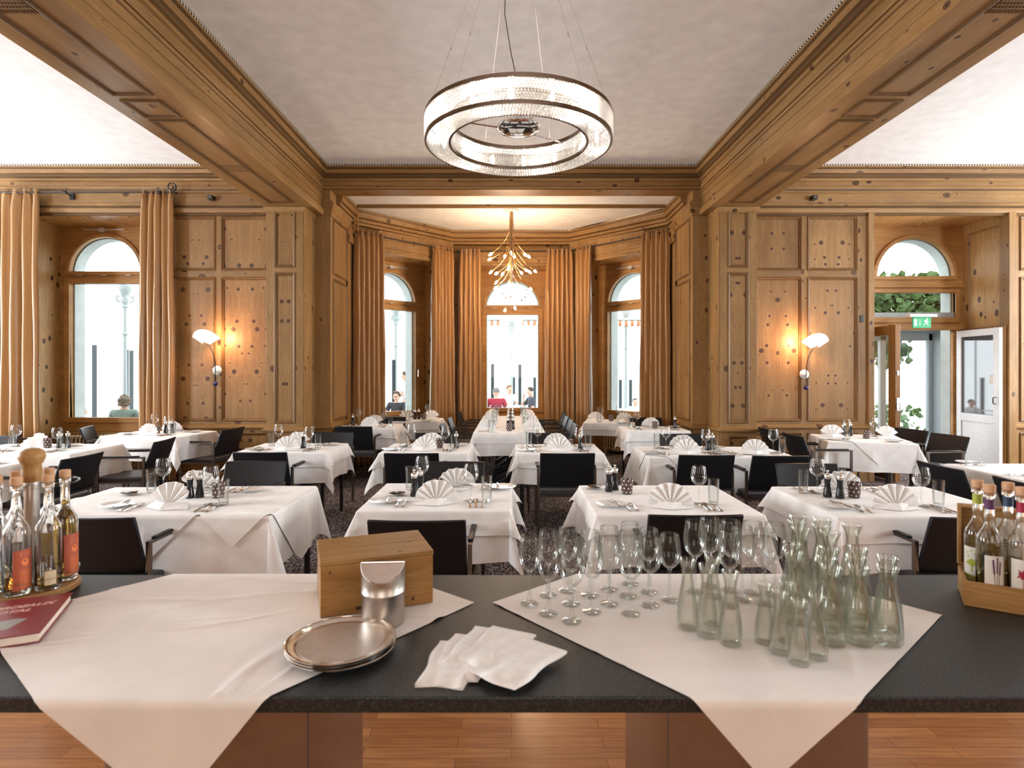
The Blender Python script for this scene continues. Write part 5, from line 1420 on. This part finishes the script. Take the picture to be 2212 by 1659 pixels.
MB().lathe([(0, .355), (.026, .357), (.028, .365), (.027, .395), (.025, .412), (.030, .418), (.036, .434), (.036, .444), (.030, .456), (.018, .4635), (0, .465)], 28).build('wooden_knob', 'wood_beech', car, smooth=60)
for z, r in ((.062, .126), (.350, .126)):
    d = MB()
    # perforated acrylic disc: ring strips between the bottle holes
    d.lathe([(.0225, z), (.040, z), (.040, z+.003), (.0225, z+.003)], 40, closed=True); d.lathe([(r-.006, z), (r, z), (r, z+.003), (r-.006, z+.003)], 64, closed=True)
    for k in range(6):
        a = radians(-76+52+26+k*60-4); m_ = Matrix.Rotation(a, 4, 'Z'); d.box(.038, r-.004, -.005, .005, z, z+.003, m_)
    d.build('acrylic_ring', 'glass_thin', car, smooth=0)
tag(car, 'round wooden bottle carousel with steel post and ball knob, left on the counter', 'carousel')
RB = .085
FR = ('label_brick', 'label_brick', 'fruit', 'label_orange', (), .140)
specs = [(-76, .06, 'liquid_amber', FR, -.25, 'quarter full amber bottle at the front left of the carousel'),
         (-22, .022, 'liquid_gold', ('label_cream', 'label_cream', 'none', 'label_cream', (), .055), -.75, 'almost empty clear bottle at the front right of the carousel'),
         (38, .262, 'liquid_gold', ('label_brick', 'label_brick', 'fruit', 'label_orange'), -.15, 'full golden bottle at the right side of the carousel'),
         (98, .05, 'liquid_amber', ('label_yellow', 'label_brick', 'fruit', 'label_yellow'), -1.0, 'rear bottle of the carousel with yellow fruit label'),
         (158, .03, 'liquid_pale', None, 0, 'rear left bottle of the carousel, almost empty'),
         (218, .04, 'liquid_pale', None, 0, 'clear bottle at the left edge of the picture on the carousel')]
for a, fill, liq, lk, la, lab in specs:
    b = make_bottle(fill, liq, lk, la, R=.0355)
    b.location = (-1.55+RB*cos(radians(a)), 1.87+RB*sin(radians(a)), CT+.027); tag(b, lab, 'bottle', 'bottles on the carousel')
# case of liqueur bottles
ca = empty('bottle_case', (1.38, 1.765, CT+.001), radians(-32.6)); Lw, Dw = .36, .168
MB().box(0, Lw, 0, .009, 0, .075).build('front_board', 'wood_beech', ca, smooth=0, bevel=.001)
MB().box(0, Lw, Dw-.009, Dw, 0, .075).build('back_board', 'wood_beech', ca, smooth=0, bevel=.001)
for x in (0.0003, Lw-.0093): MB().box(x, x+.009, .0092, Dw-.0092, 0, .0748).build('end_board', 'wood_beech', ca, smooth=0, bevel=.001)
MB().box(.009, Lw-.009, .009, Dw-.009, 0, .007).build('bottom_board', 'wood_beech', ca, smooth=0)
ld = MB(); ld.box(0, Lw, Dw+.022, Dw+.028, .078, .275)
for b in ((0, .009, .078, .275), (Lw-.009, Lw, .078, .275), (.009, Lw-.009, .266, .275), (.009, Lw-.009, .078, .087)): ld.box(b[0], b[1], Dw, Dw+.022, b[2], b[3])
ld.build('open_lid', 'wood_beech', ca, smooth=0, bevel=.001)
MB().box(.10, .22, Dw+.0195, Dw+.0215, .11, .24).build('printed_card', 'label_white', ca, smooth=0)
MB().box(.118, .17, Dw+.0185, Dw+.0195, .17, .175).box(.118, .16, Dw+.0185, Dw+.0195, .16, .163).box(.118, .165, Dw+.0185, Dw+.0195, .15, .153).build('card_print', 'label_purple', ca, smooth=0)
tag(ca, 'open beech wood case of liqueur bottles at the right end of the counter', 'case')
for a, b, fill, liq, lk, la, col, lab in ((.066, .046, .18, 'liquid_pale', ('label_white', 'label_purple', 'lavender', 'label_purple', ('Lavendel',)), -1.75, 'label_purple', 'liqueur bottle with lavender label and purple collar in the beech case'),
                                          (.141, .046, .05, 'liquid_pale', ('label_white', 'label_red', 'flower', 'label_red', ('Edition 7.77', 'Lagerbrand')), -2.2, 'label_red', 'liqueur bottle with red flower label and red collar in the beech case'),
                                          (.045, .120, .19, 'liquid_green', ('label_white', 'label_green', 'tree', 'label_green', ('Oliven',)), -2.65, 'label_green', 'liqueur bottle with green tree label and olive collar in the beech case'),
                                          (.120, .121, .12, 'liquid_pale', None, 0, 'label_navy', 'clear liqueur bottle with navy collar in the beech case')):
    x, y = W2(1.38, 1.765, radians(-32.6), a, b)
    bo = make_bottle(fill, liq, lk, la, col, R=.034); bo.location = (x, y, CT+.009); tag(bo, lab, 'bottle', 'liqueur bottles in the case')
# ---- red book
U = Vector((.277, .123)).normalized(); ang = atan2(U.y, U.x)
bk = empty('hardcover_book', (-1.229, 1.508, CT+.0085), ang)   # local x runs left along the lower edge (negative), y towards the back edge
bw, bl_, bt = .235, .300, .026
MB().box(-bw, 0, 0, bl_, 0, .0025).build('back_cover', 'book_red', bk, smooth=0, bevel=.0008)
MB().box(-bw, 0, 0, bl_, bt-.0025, bt).build('front_cover', 'book_red', bk, smooth=0, bevel=.0008)
MB().box(-bw-.002, -bw+.002, 0, bl_, 0, bt).build('spine', 'book_red', bk, smooth=0, bevel=.0015)
MB().box(-bw+.003, -.005, .005, bl_-.005, .0026, bt-.0026).build('page_block', 'paper', bk, smooth=0)
M['foil'] = plain('pale_pink_print', (.72, .45, .40), .4)
text('cover_title', 'BORDEAUX', .031, 'foil', bk, (-.028, .226, bt+.0003), (0, 0, 0), shear=.25, align='RIGHT', extrude=.0002, bold=.0009)
text('cover_title', 'TOTAL', .031, 'foil', bk, (-.072, .190, bt+.0003), (0, 0, 0), shear=.25, align='RIGHT', extrude=.0002, bold=.0009)
M['photo_grey'] = plain('cover_photo', (.30, .29, .26), .4, bump=(22, 0))
MB().prism([(-.215, .055), (-.085, .055), (-.060, .120), (-.085, .128), (-.12, .122), (-.15, .135), (-.20, .128)], bt+.0001, bt+.0006).build('cover_photo', 'photo_grey', bk, smooth=0)
tag(bk, 'red hardcover book titled Bordeaux Total lying in front of the bottle carousel', 'book')
# ================================================================== LAMPS
ch = empty('ring_chandelier', (.045, 3.77, Zh(1.47)))
RO, RI, HH = .60, .445, .150
def band(r0, r1, z0, z1, name='metal_band'): MB().lathe([(r0, z0), (r1, z0), (r1, z1), (r0, z1)], 96, closed=True).build(name, 'bronze_band', ch, smooth=40)
M['bronze_band'] = plain('bronze_chrome', (.36, .30, .25), .18, 1.0)
band(RO-.003, RO+.007, HH-.016, HH+.008); band(RO-.008, RO+.006, -.010, .009)
band(RI-.007, RI+.003, HH-.016, HH+.008); band(RI-.006, RI+.008, -.010, .009)
MB().lathe([(RI, HH), (RO, HH), (RO, HH+.004), (RI, HH+.004)], 96, closed=True).build('top_plate', 'white_paint', ch, smooth=40)
def beads(pos, s=.0088):
    vs = []; fs = []
    for i, (x, y, z, a) in enumerate(pos):
        o = len(vs); c, q = cos(a), sin(a); h = s*1.05
        vs += [(x, y, z+h), (x, y, z-h), (x+s*c, y+s*q, z), (x-s*q, y+s*c, z), (x-s*c, y-s*q, z), (x+s*q, y-s*c, z)]
        fs += [(o, o+2, o+3), (o, o+3, o+4), (o, o+4, o+5), (o, o+5, o+2), (o+1, o+3, o+2), (o+1, o+4, o+3), (o+1, o+5, o+4), (o+1, o+2, o+5)]
    return MB().add(vs, fs)
pp = []
for R_, n in ((RO+.001, 200), (RI-.001, 150)):
    for k in range(8):
        for i in range(n):
            a = 2*pi*(i+.5*(k % 2))/n; pp.append((R_*cos(a), R_*sin(a), .014+k*.0165, a))
b = beads(pp); o_ = b.build('crystal_beads', 'crystal', ch, smooth=0)
pp = []
for k in range(8):
    R_ = RI+.012+k*(RO-RI-.024)/7; n = int(R_*2*pi/.0185); sag = -.016*sin(pi*k/7)
    for i in range(n): a = 2*pi*(i+.5*(k % 2))/n; pp.append((R_*cos(a), R_*sin(a), -.006+sag, a))
beads(pp).build('crystal_beads', 'crystal', ch, smooth=0)
for c in ch.children:
    if c.name.startswith('crystal'): c['kind'] = 'stuff'
bb = None
for i in range(14):
    a = 2*pi*(i+.3)/14; x, y = .525*cos(a), .525*sin(a)
    MB().lathe([(0, .035), (.010, .038), (.014, .055), (.014, .085), (.009, .105), (0, .108)], 12, mat=Matrix.Translation((x, y, 0))).build('halogen_bulb', 'bulb_led', ch)
MB().lathe([(0, .075), (.09, .076), (.13, .088), (.142, .105), (.13, .122), (0, .128)], 48).build('canopy_hub', 'chrome', ch, smooth=50)
for k in range(3):
    a = radians(100+120*k); a = {0: radians(188), 1: radians(-62), 2: radians(45)}[k]
    MB().tube([(.12*cos(a), .12*sin(a), .10), ((RI)*cos(a), (RI)*sin(a), .13)], .006, 8).build('spoke', 'chrome', ch)
top = CEIL-Zh(1.47)
for px in ((-.52, -.30), (-.36, -.48), (.52, -.30), (.36, -.48), (-.25, .52), (.25, .52)):
    MB().tube([(px[0], px[1], HH), (px[0]*.25, px[1]*.25, top)], .0012, 5).build('steel_cable', 'steel', ch)
    MB().tube([(px[0]*.8, px[1]*.8, HH+(top-HH)*.267-.008), (px[0]*.79, px[1]*.79, HH+(top-HH)*.267+.012)], .004, 6).build('cable_clip', 'steel', ch)
cb = [(.02, 0, .12), (.01, -.02, .3), (-.05, 0, .6), (-.09, 0, .85), (-.08, 0, 1.1), (-.02, 0, top)]
MB().tube(cb, .0035, 6).build('power_cord', 'steel_dark', ch)
MB().lathe([(0, top-.035), (.10, top-.03), (.12, top-.005), (.12, top), (0, top)], 32).build('ceiling_rose', 'chrome', ch, smooth=40)
tag(ch, 'large lit crystal ring chandelier hanging from the middle ceiling', 'chandelier')

for k in range(6): point('ring_chandelier_light', (.045+.52*cos(k*pi/3+.2), 3.77+.52*sin(k*pi/3+.2), Zh(1.47)+.06), 5, (1, .93, .85), .03)
# branching chandelier in the bay
b2 = empty('branch_chandelier', (0, 9.66, Zh(2.65)))
MB().lathe([(0, -.02), (.13, -.018), (.14, -.006), (.14, 0), (0, 0)], 32).build('ceiling_rose', 'white_paint', b2, smooth=40)
r_ = random.Random(11)
def pxl(px, py, dy=0): return ((px-1105)*9.66/F, dy, (798-py)*9.66/F-2.65)
stem = [(1067, 544), (1092, 541), (1103, 537), (1128, 550), (1136, 546), (1065, 562), (1110, 556), (1101, 569), (1151, 575), (1067, 580), (1079, 590), (1091, 584), (1122, 588), (1131, 586), (1137, 582), (1078, 603), (1100, 604), (1077, 616), (1142, 614), (1093, 661), (1111, 661)]
dark = [(1088, 634), (1093, 640), (1103, 637), (1110, 651), (1099, 651), (1126, 645), (1133, 638), (1135, 627), (1120, 613), (1083, 612), (1106, 620), (1097, 626)]
for i, (px, py) in enumerate(stem+dark):
    lit = i < len(stem)
    x, _, z = pxl(px, py); d = r_.uniform(-.26, .26) if abs(x) > .1 or i % 2 else r_.uniform(-.3, .3)
    if not lit: d *= .6
    a0 = r_.uniform(0, 6.28); ox, oy = .035*cos(a0), .035*sin(a0); zt = z+.30+.2*abs(x)
    zt = min(zt, -.25)
    pts = [(ox*.6, oy*.6, -.02), (ox, oy, -.3 if zt < -.35 else -.1), (ox*.9, oy*.9, zt), (ox+(x-ox)*.2, oy+(d-oy)*.2, zt-(zt-z)*.40), (ox+(x-ox)*.6, oy+(d-oy)*.6, zt-(zt-z)*.78), (x, d, z)]
    # smooth a little
    q = []
    for k in range(len(pts)-1):
        for t in (0, .5): q.append(tuple(pts[k][m]*(1-t)+pts[k+1][m]*t for m in range(3)))
    q.append(pts[-1]); s2 = [q[0]]+[tuple((q[k-1][m]+2*q[k][m]+q[k+1][m])/4 for m in range(3)) for k in range(1, len(q)-1)]+[q[-1]]
    ar = MB().tube(s2, .0042, 6).build('bent_arm', 'brass' if lit else 'steel_dark', b2)
    v = (Vector(s2[-1])-Vector(s2[-3])).normalized(); e0 = Vector(s2[-1])
    MB().tube([e0-v*.0, e0+v*.035], .010, 8).build('socket', 'brass', ar)
    if lit: MB().tube([e0+v*.035, e0+v*.045, e0+v*.06, e0+v*.085, e0+v*.105, e0+v*.115], [.008, .016, .021, .019, .010, .002], 10).build('bulb', 'bulb', ar, smooth=60)
tag(b2, 'brass branching chandelier with bare candle bulbs hanging in the bay', 'chandelier')
for dz in (-.95, -1.25): point('bay_chandelier_light', (0, 9.66, Zh(2.65)+dz), 56, (1, .66, .39), .22)

# wall lamps
def sconce(x, z, s, lab):
    e = empty('wall_lamp', (x, 8.275, z))
    MB().lathe([(0, 0), (.068, 0), (.066, .006), (.010, .05), (0, .052)], 28, mat=Matrix.Rotation(pi/2, 4, 'X')).build('wall_disc', 'white_paint', e, smooth=35)
    arm = [(0, -.052, -.17), (0, -.056, .0), (0, -.06, .12), (-.02*s, -.075, .24), (-.06*s, -.10, .35), (-.11*s, -.12, .42), (-.155*s, -.13, .47)]
    MB().tube(arm, .006, 8).build('curved_arm', 'black_metal', e)
    MB().lathe([(.032*sin(pi*i/12), -.032*cos(pi*i/12)) for i in range(13)], 20, mat=Matrix.Translation((0, -.052, -.19))).build('ball_weight', 'blue_glaze', e, smooth=80)
    # bowed fan-shaped opal shade, open towards the wall
    vs = []; fs = []; nu, nv = 18, 10
    for j in range(nv+1):
        for i in range(nu+1):
            u = i/nu; t = radians(28+u*118); rr = .055+.175*(j/nv)
            x_ = -.115*s + s*rr*cos(t)*.98 ; z_ = .345+rr*sin(t)
            y_ = -.17+.10*(abs(u-.5)*2)**2*1.0 - .02*(j/nv)
            vs.append((x_, y_, z_))
    for j in range(nv):
        for i in range(nu): a = j*(nu+1)+i; fs.append((a, a+1, a+nu+2, a+nu+1))
    MB().add(vs, fs).build('opal_shade', 'shade_lit', e, smooth=80, solid=.004)
    MB().lathe([(0, -.03), (.012, -.02), (.014, .0), (.009, .02), (0, .025)], 12, mat=Matrix.Translation((-.10*s, -.09, .50))).build('bulb', 'bulb', e, smooth=60)
    tag(e, lab, 'wall lamp', 'pair of wall lamps')
    point('wall_lamp_light', (x+.07*s, 8.12, z+.47), 24, (1, .56, .33), .05)
sconce(-4.21, 1.585, 1, 'lit wall lamp with white disc and opal shade on the left wall panels')
sconce(4.185, 1.53, -1, 'lit wall lamp with white disc and opal shade on the right wall panels')

# ================================================================== PEOPLE ON THE TERRACE
def skinned(name, chains, mat, parent, sub=2):
    """chains: list of [(point, radius), ...]; a chain may start at an earlier point by giving its index"""
    me = bpy.data.meshes.new(name); bm = bmesh.new(); sl = bm.verts.layers.skin.verify(); reg = {}
    first = True
    for chn in chains:
        prev = None
        for key, r in chn:
            if isinstance(key, str): prev = reg[key]; continue
            nm = None
            if len(key) == 4: nm = key[3]; key = key[:3]
            v = bm.verts.new(key); v[sl].radius = (r, r) if not isinstance(r, tuple) else r; v[sl].use_root = first; first = False
            if prev: bm.edges.new((prev, v))
            prev = v
            if nm: reg[nm] = v
    bm.to_mesh(me); bm.free(); me.materials.append(M[mat] if isinstance(mat, str) else mat)
    me.polygons.foreach_set('use_smooth', [True]*len(me.polygons))
    o = bpy.data.objects.new(name, me); COL.objects.link(o); o.parent = parent
    s = o.modifiers.new('skin', 'SKIN'); s.use_smooth_shade = True; s.branch_smoothing = .4
    d = o.modifiers.new('sub', 'SUBSURF'); d.levels = sub; d.render_levels = sub
    return o
def hand(root, p, d, side, curl=.5):
    """palm and five separate fingers continuing from wrist p in direction d"""
    d = Vector(d).normalized(); up = Vector((0, 0, 1)); lat = d.cross(up); lat = lat.normalized() if lat.length > .1 else Vector((1, 0, 0)); nrm = lat.cross(d)
    out = []; palm = Vector(p)+d*.05
    out.append([(root, 0), ((*palm, root+'palm'), (.036, .016))])
    for k, (w, L) in enumerate(((-.028, .066), (-.010, .076), (.009, .072), (.027, .058))):
        b = palm+d*.038+lat*w; m1 = b+d*L*.5-nrm*.006; m2 = b+d*L*(.95-.2*curl)-nrm*(.012+.03*curl)
        out.append([(root+'palm', 0), (tuple(b), .010), (tuple(m1), .0085), (tuple(m2), .0075)])
    t0 = palm-lat*side*.036+d*.0; t1 = t0-lat*side*.018+d*.03; t2 = t1+d*.028
    out.append([(root+'palm', 0), (tuple(t0), .012), (tuple(t1), .010), (tuple(t2), .008)])
    return out
def person(loc, rz, top, bottom, hair, label, seated=True, scale=1.0, arms='table', hairlen=.0, lean=0.0, glasses=False, curly=0, headturn=0.0):
    t = empty('person', loc, rz); t.scale = (scale,)*3
    hz = .50 if seated else .93; dl = hz
    Lv = lambda x, y, z: (x, y+lean*(z), z+dl)
    sh, nk, hd = .47, .52, .605
    c = [[((*Lv(0, 0, 0), 'hip'), (.15, .115)), (Lv(0, .0, .14), (.135, .10)), (Lv(0, .0, .28), (.15, .11)), ((*Lv(0, -.01, .42), 'chest'), (.155, .10)), ((*Lv(0, -.005, nk-.04), 'neck'), .055), (Lv(0, .01, nk+.01), .05), ((*Lv(0, .03, hd-.02), 'head'), (.086, .098)), (Lv(0, .025, hd+.06), (.090, .102)), (Lv(0, .015, hd+.115), (.06, .07))]]
    wr = {}
    for s in (-1, 1):
        n = 'L' if s < 0 else 'R'
        if arms == 'table': el = Lv(s*.25, .08, .18); w = Lv(s*.14, .33, .24)
        elif arms == 'chin' and s > 0: el = Lv(s*.20, .24, .18); w = Lv(s*.06, .20, .44)
        elif arms == 'cross': el = Lv(s*.25, .04, .14); w = Lv(-s*.03, .20, .22)
        else: el = Lv(s*.25, .02, .15); w = Lv(s*.24, .20, .02)
        c.append([('chest', 0), ((*Lv(s*.175, 0, sh-.03), 'sh'+n), .062), (tuple((Vector(Lv(s*.19, 0, sh-.04))+Vector(el))/2), .05), ((*el, 'el'+n), .042), ((*w, 'w'+n), .028)])
        wr[n] = (w, el)
        if seated: c.append([('hip', 0), (((s*.10), .02, dl-.02), .10), ((s*.12, .25, dl), .082), ((s*.13, .45, dl-.02), .066), ((s*.13, .46, dl-.25), .055), ((s*.13, .45, .07), .042), ((s*.14, .55, .04), .036), ((s*.145, .62, .03), .026)])
        else: c.append([('hip', 0), ((s*.10, 0, dl-.08), .10), ((s*.11, .01, .68), .082), ((s*.11, .01, .48), .060), ((s*.11, 0, .30), .056), ((s*.11, -.01, .08), .042), ((s*.12, .10, .04), .036), ((s*.125, .17, .03), .026)])
    for n, s in (('L', -1), ('R', 1)):
        w, el = wr[n]; c += hand('w'+n, w, Vector(w)-Vector(el), s)
    skinned('body', c, 'skin', t)
    # shirt
    tc = [[((*Lv(0, 0, -.02), 'hip'), (.165, .13)), (Lv(0, .0, .14), (.150, .118)), (Lv(0, .0, .28), (.165, .125)), ((*Lv(0, -.01, .41), 'chest'), (.17, .115)), (Lv(0, -.005, nk-.055), .075)]]
    for s in (-1, 1):
        el = wr['L' if s < 0 else 'R'][1]; m = (Vector(Lv(s*.19, 0, sh-.04))+Vector(el))/2
        tc.append([('chest', 0), (Lv(s*.180, 0, sh-.03), .076), (tuple(m), .066), (tuple(m*.6+Vector(el)*.4), .064)])
    skinned('shirt', tc, top, t)
    # trousers
    bc = [[((0, -.0, dl-.02, 'h'), (.16, .125)), ((0, 0, dl+.04), (.15, .12))]]
    for s in (-1, 1):
        if seated: bc.append([('h', 0), ((s*.10, .02, dl-.02), .112), ((s*.12, .25, dl), .094), ((s*.13, .45, dl-.02), .078), ((s*.13, .46, dl-.25), .068), ((s*.13, .45, .10), .058)])
        else: bc.append([('h', 0), ((s*.10, 0, dl-.08), .112), ((s*.11, .01, .68), .094), ((s*.11, .01, .48), .074), ((s*.11, 0, .30), .066), ((s*.11, -.01, .10), .056)])
    skinned('trousers', bc, bottom, t)
    # hair: cap of strands over the skull
    hc = Vector(Lv(0, .012, hd+.035)); vs = []; fs = []; nu, nv = 28, 14; rr = random.Random(len(label))
    for j in range(nv+1):
        for i in range(nu):
            a = 2*pi*i/nu; fr = max(0, sin(a))    # +y = face side
            low = 1.62+hairlen - fr*(.75+.0*hairlen) ; ph = low*j/nv
            k = 1.0+.06*sin(i*3.1)+(.10*curly)*rr.uniform(-1, 1.2)
            vs.append((hc.x+.088*k*sin(min(ph, 1.75))*cos(a)*(1+.10*hairlen*(j/nv)), hc.y+.100*k*sin(min(ph, 1.75))*sin(a)-.004, hc.z+(.098*k*cos(ph) if ph < 1.75 else .098*cos(1.75)-(ph-1.75)*.11)+.006))
    for j in range(nv):
        for i in range(nu): a = j*nu+i; b = j*nu+(i+1) % nu; fs.append((a, b, b+nu, a+nu))
    MB().add(vs, fs).build('hair', hair, t, smooth=60, solid=.008)
    f = Vector(Lv(0, .03, hd-.02)); 
    MB().add([tuple(f+Vector(q)) for q in ((-.010, .080, .035), (.010, .080, .035), (.014, .092, .0), (-.014, .092, .0), (0, .112, .006), (0, .092, .042))], [(0, 3, 4, 5), (1, 5, 4, 2), (3, 2, 4), (0, 5, 1)]).build('nose', 'skin', t, smooth=60)
    ey = MB()
    for s in (-1, 1): ey.lathe([(0, -.003), (.009, 0), (0, .004)], 10, mat=Matrix.Translation(f+Vector((s*.030, .084, .040))) @ Matrix.Rotation(pi/2, 4, 'X'))
    ey.build('eye', 'black_lacquer', t)
    MB().box(f.x-.022, f.x+.022, f.y+.078, f.y+.086, f.z-.030, f.z-.022).build('mouth', 'lips', t, bevel=.003)
    er = MB()
    for s in (-1, 1): er.lathe([(0, -.006), (.022, -.003), (.024, .004), (0, .006)], 10, mat=Matrix.Translation(f+Vector((s*.080, -.005, .025))) @ Matrix.Rotation(pi/2, 4, 'Y') @ Matrix.Scale(1.4, 4, (1, 0, 0)))
    er.build('ear', 'skin', t)
    if glasses:
        g = MB()
        for s in (-1, 1): g.tube([(f.x+s*.032+.024*cos(k*pi/8), f.y+.098, f.z+.040+.018*sin(k*pi/8)) for k in range(17)], .003, 5, cap=False)
        g.tube([(f.x-.01, f.y+.1, f.z+.04), (f.x+.01, f.y+.1, f.z+.04)], .003, 5); g.build('spectacles', 'black_lacquer', t)
    tag(t, label, 'person'); return t
M['lips'] = plain('lips', (.45, .16, .13), .5)
for nm, c in (('hair_grey', (.16, .12, .09)), ('hair_dark', (.045, .035, .03)), ('hair_ginger', (.25, .09, .03)), ('hair_brown', (.07, .04, .025)), ('hair_salt', (.16, .15, .14)), ('shirt_red', (.30, .012, .035)), ('shirt_white', (.82, .82, .82)), ('shirt_grey', (.05, .055, .07)), ('shirt_black', (.03, .03, .04)), ('shirt_sage', (.18, .24, .21)), ('jeans', (.10, .13, .18)), ('beige', (.55, .48, .40))): M[nm] = plain(nm, c, .85)
GZ = -.12
def at(px, Y): return (px-1105)*Y/F
PEOPLE = [(1072, 14.8, 0.05, 'shirt_red', 'jeans', 'hair_salt', 'man in a red polo shirt seen from behind, seated on the terrace', dict()),
          (1098, 17.2, pi+.5, 'shirt_white', 'beige', 'hair_ginger', 'woman with short ginger hair and white blouse seated on the terrace', dict(curly=1, lean=.10)),
          (1150, 15.6, pi/2+.15, 'shirt_grey', 'jeans', 'hair_dark', 'dark haired man in a grey shirt, hand at his chin, seated in profile', dict(arms='chin', lean=.08)),
          (857, 13.9, pi-.1, 'shirt_black', 'jeans', 'hair_brown', 'woman with glasses in a dark shirt outside the left canted window', dict(glasses=True, curly=1, hairlen=.35, arms='table', scale=.95)),
          (877, 14.6, pi/2-.1, 'shirt_white', 'beige', 'hair_dark', 'standing man in a white shirt with folded arms outside the left canted window', dict(seated=False, arms='cross', scale=1.0)),
          (268, 10.7, .15, 'shirt_sage', 'beige', 'hair_grey', 'woman with wavy grey blond hair in a sage top outside the left arched window', dict(hairlen=.9, curly=1.2)),
          (176, 11.2, -.9, 'shirt_white', 'jeans', 'hair_brown', 'child stretching an arm along a seat outside the left arched window', dict(scale=.80)),
          (1372, 15.0, pi, 'shirt_white', 'jeans', 'hair_dark', 'small figure in a white top outside the right canted window', dict(scale=.78))]
for px, Y, a, top_, bot_, hr, lab, kw in PEOPLE:
    person((at(px, Y), Y, GZ), a, top_, bot_, hr, lab, **kw)
def make_tchair():
    t = empty('terrace_chair')
    MB().box(-.22, .22, -.20, .22, .40, .42).build('seat', 'post_dark', t, smooth=0, bevel=.004)
    b = MB()
    for k in range(11): x = -.20+.04*k; b.tube([(x, -.19, .44), (x, -.27, .78)], .004, 5)
    for k in range(6): b.tube([(-.21, -.19-.014*k, .46+.06*k), (.21, -.19-.014*k, .46+.06*k)], .004, 5)
    b.tube([(-.22, -.18, .40), (-.22, -.27, .80), (.22, -.27, .80), (.22, -.18, .40)], .011, 8); b.build('wire_backrest', 'post_dark', t)
    for x in (-.21, .21):
        for y in (-.18, .20): MB().tube([(x, y, 0), (x, y, .40)], .011, 8).build('leg', 'post_dark', t)
    return t
TCH = Proto(make_tchair)
for px, Y, a, lab in ((1072, 14.74, .05, 'wire backed terrace chair of the man in the red shirt'), (1152, 15.6, pi/2+.15, 'wire backed terrace chair of the man in the grey shirt'), (268, 10.66, .15, 'wire backed terrace chair of the grey haired woman'), (1098, 17.26, pi+.5, 'terrace chair of the woman with ginger hair'), (857, 13.95, pi-.1, 'terrace chair of the woman with glasses')):
    TCH.put((at(px, Y), Y, GZ), a, lab, 'chair', 'terrace chairs')
def make_ttable():
    t = empty('terrace_table')
    MB().box(-.35, .35, -.35, .35, .71, .74).build('tabletop', 'white_paint', t, smooth=0, bevel=.006)
    MB().tube([(0, 0, .02), (0, 0, .71)], .03, 12).lathe([(0, 0), (.24, 0), (.24, .02), (0, .03)], 24).build('pedestal', 'white_paint', t)
    return t
TTB = Proto(make_ttable)
for x, Y, lab in ((at(1108, 15.55), 15.55, 'white terrace table between the three seated guests'), (at(848, 13.2), 13.2, 'white terrace table in front of the woman with glasses'), (at(1360, 14.2), 14.2, 'white terrace table outside the right canted window')):
    TTB.put((x, Y, GZ), 0, lab, 'table', 'terrace tables')
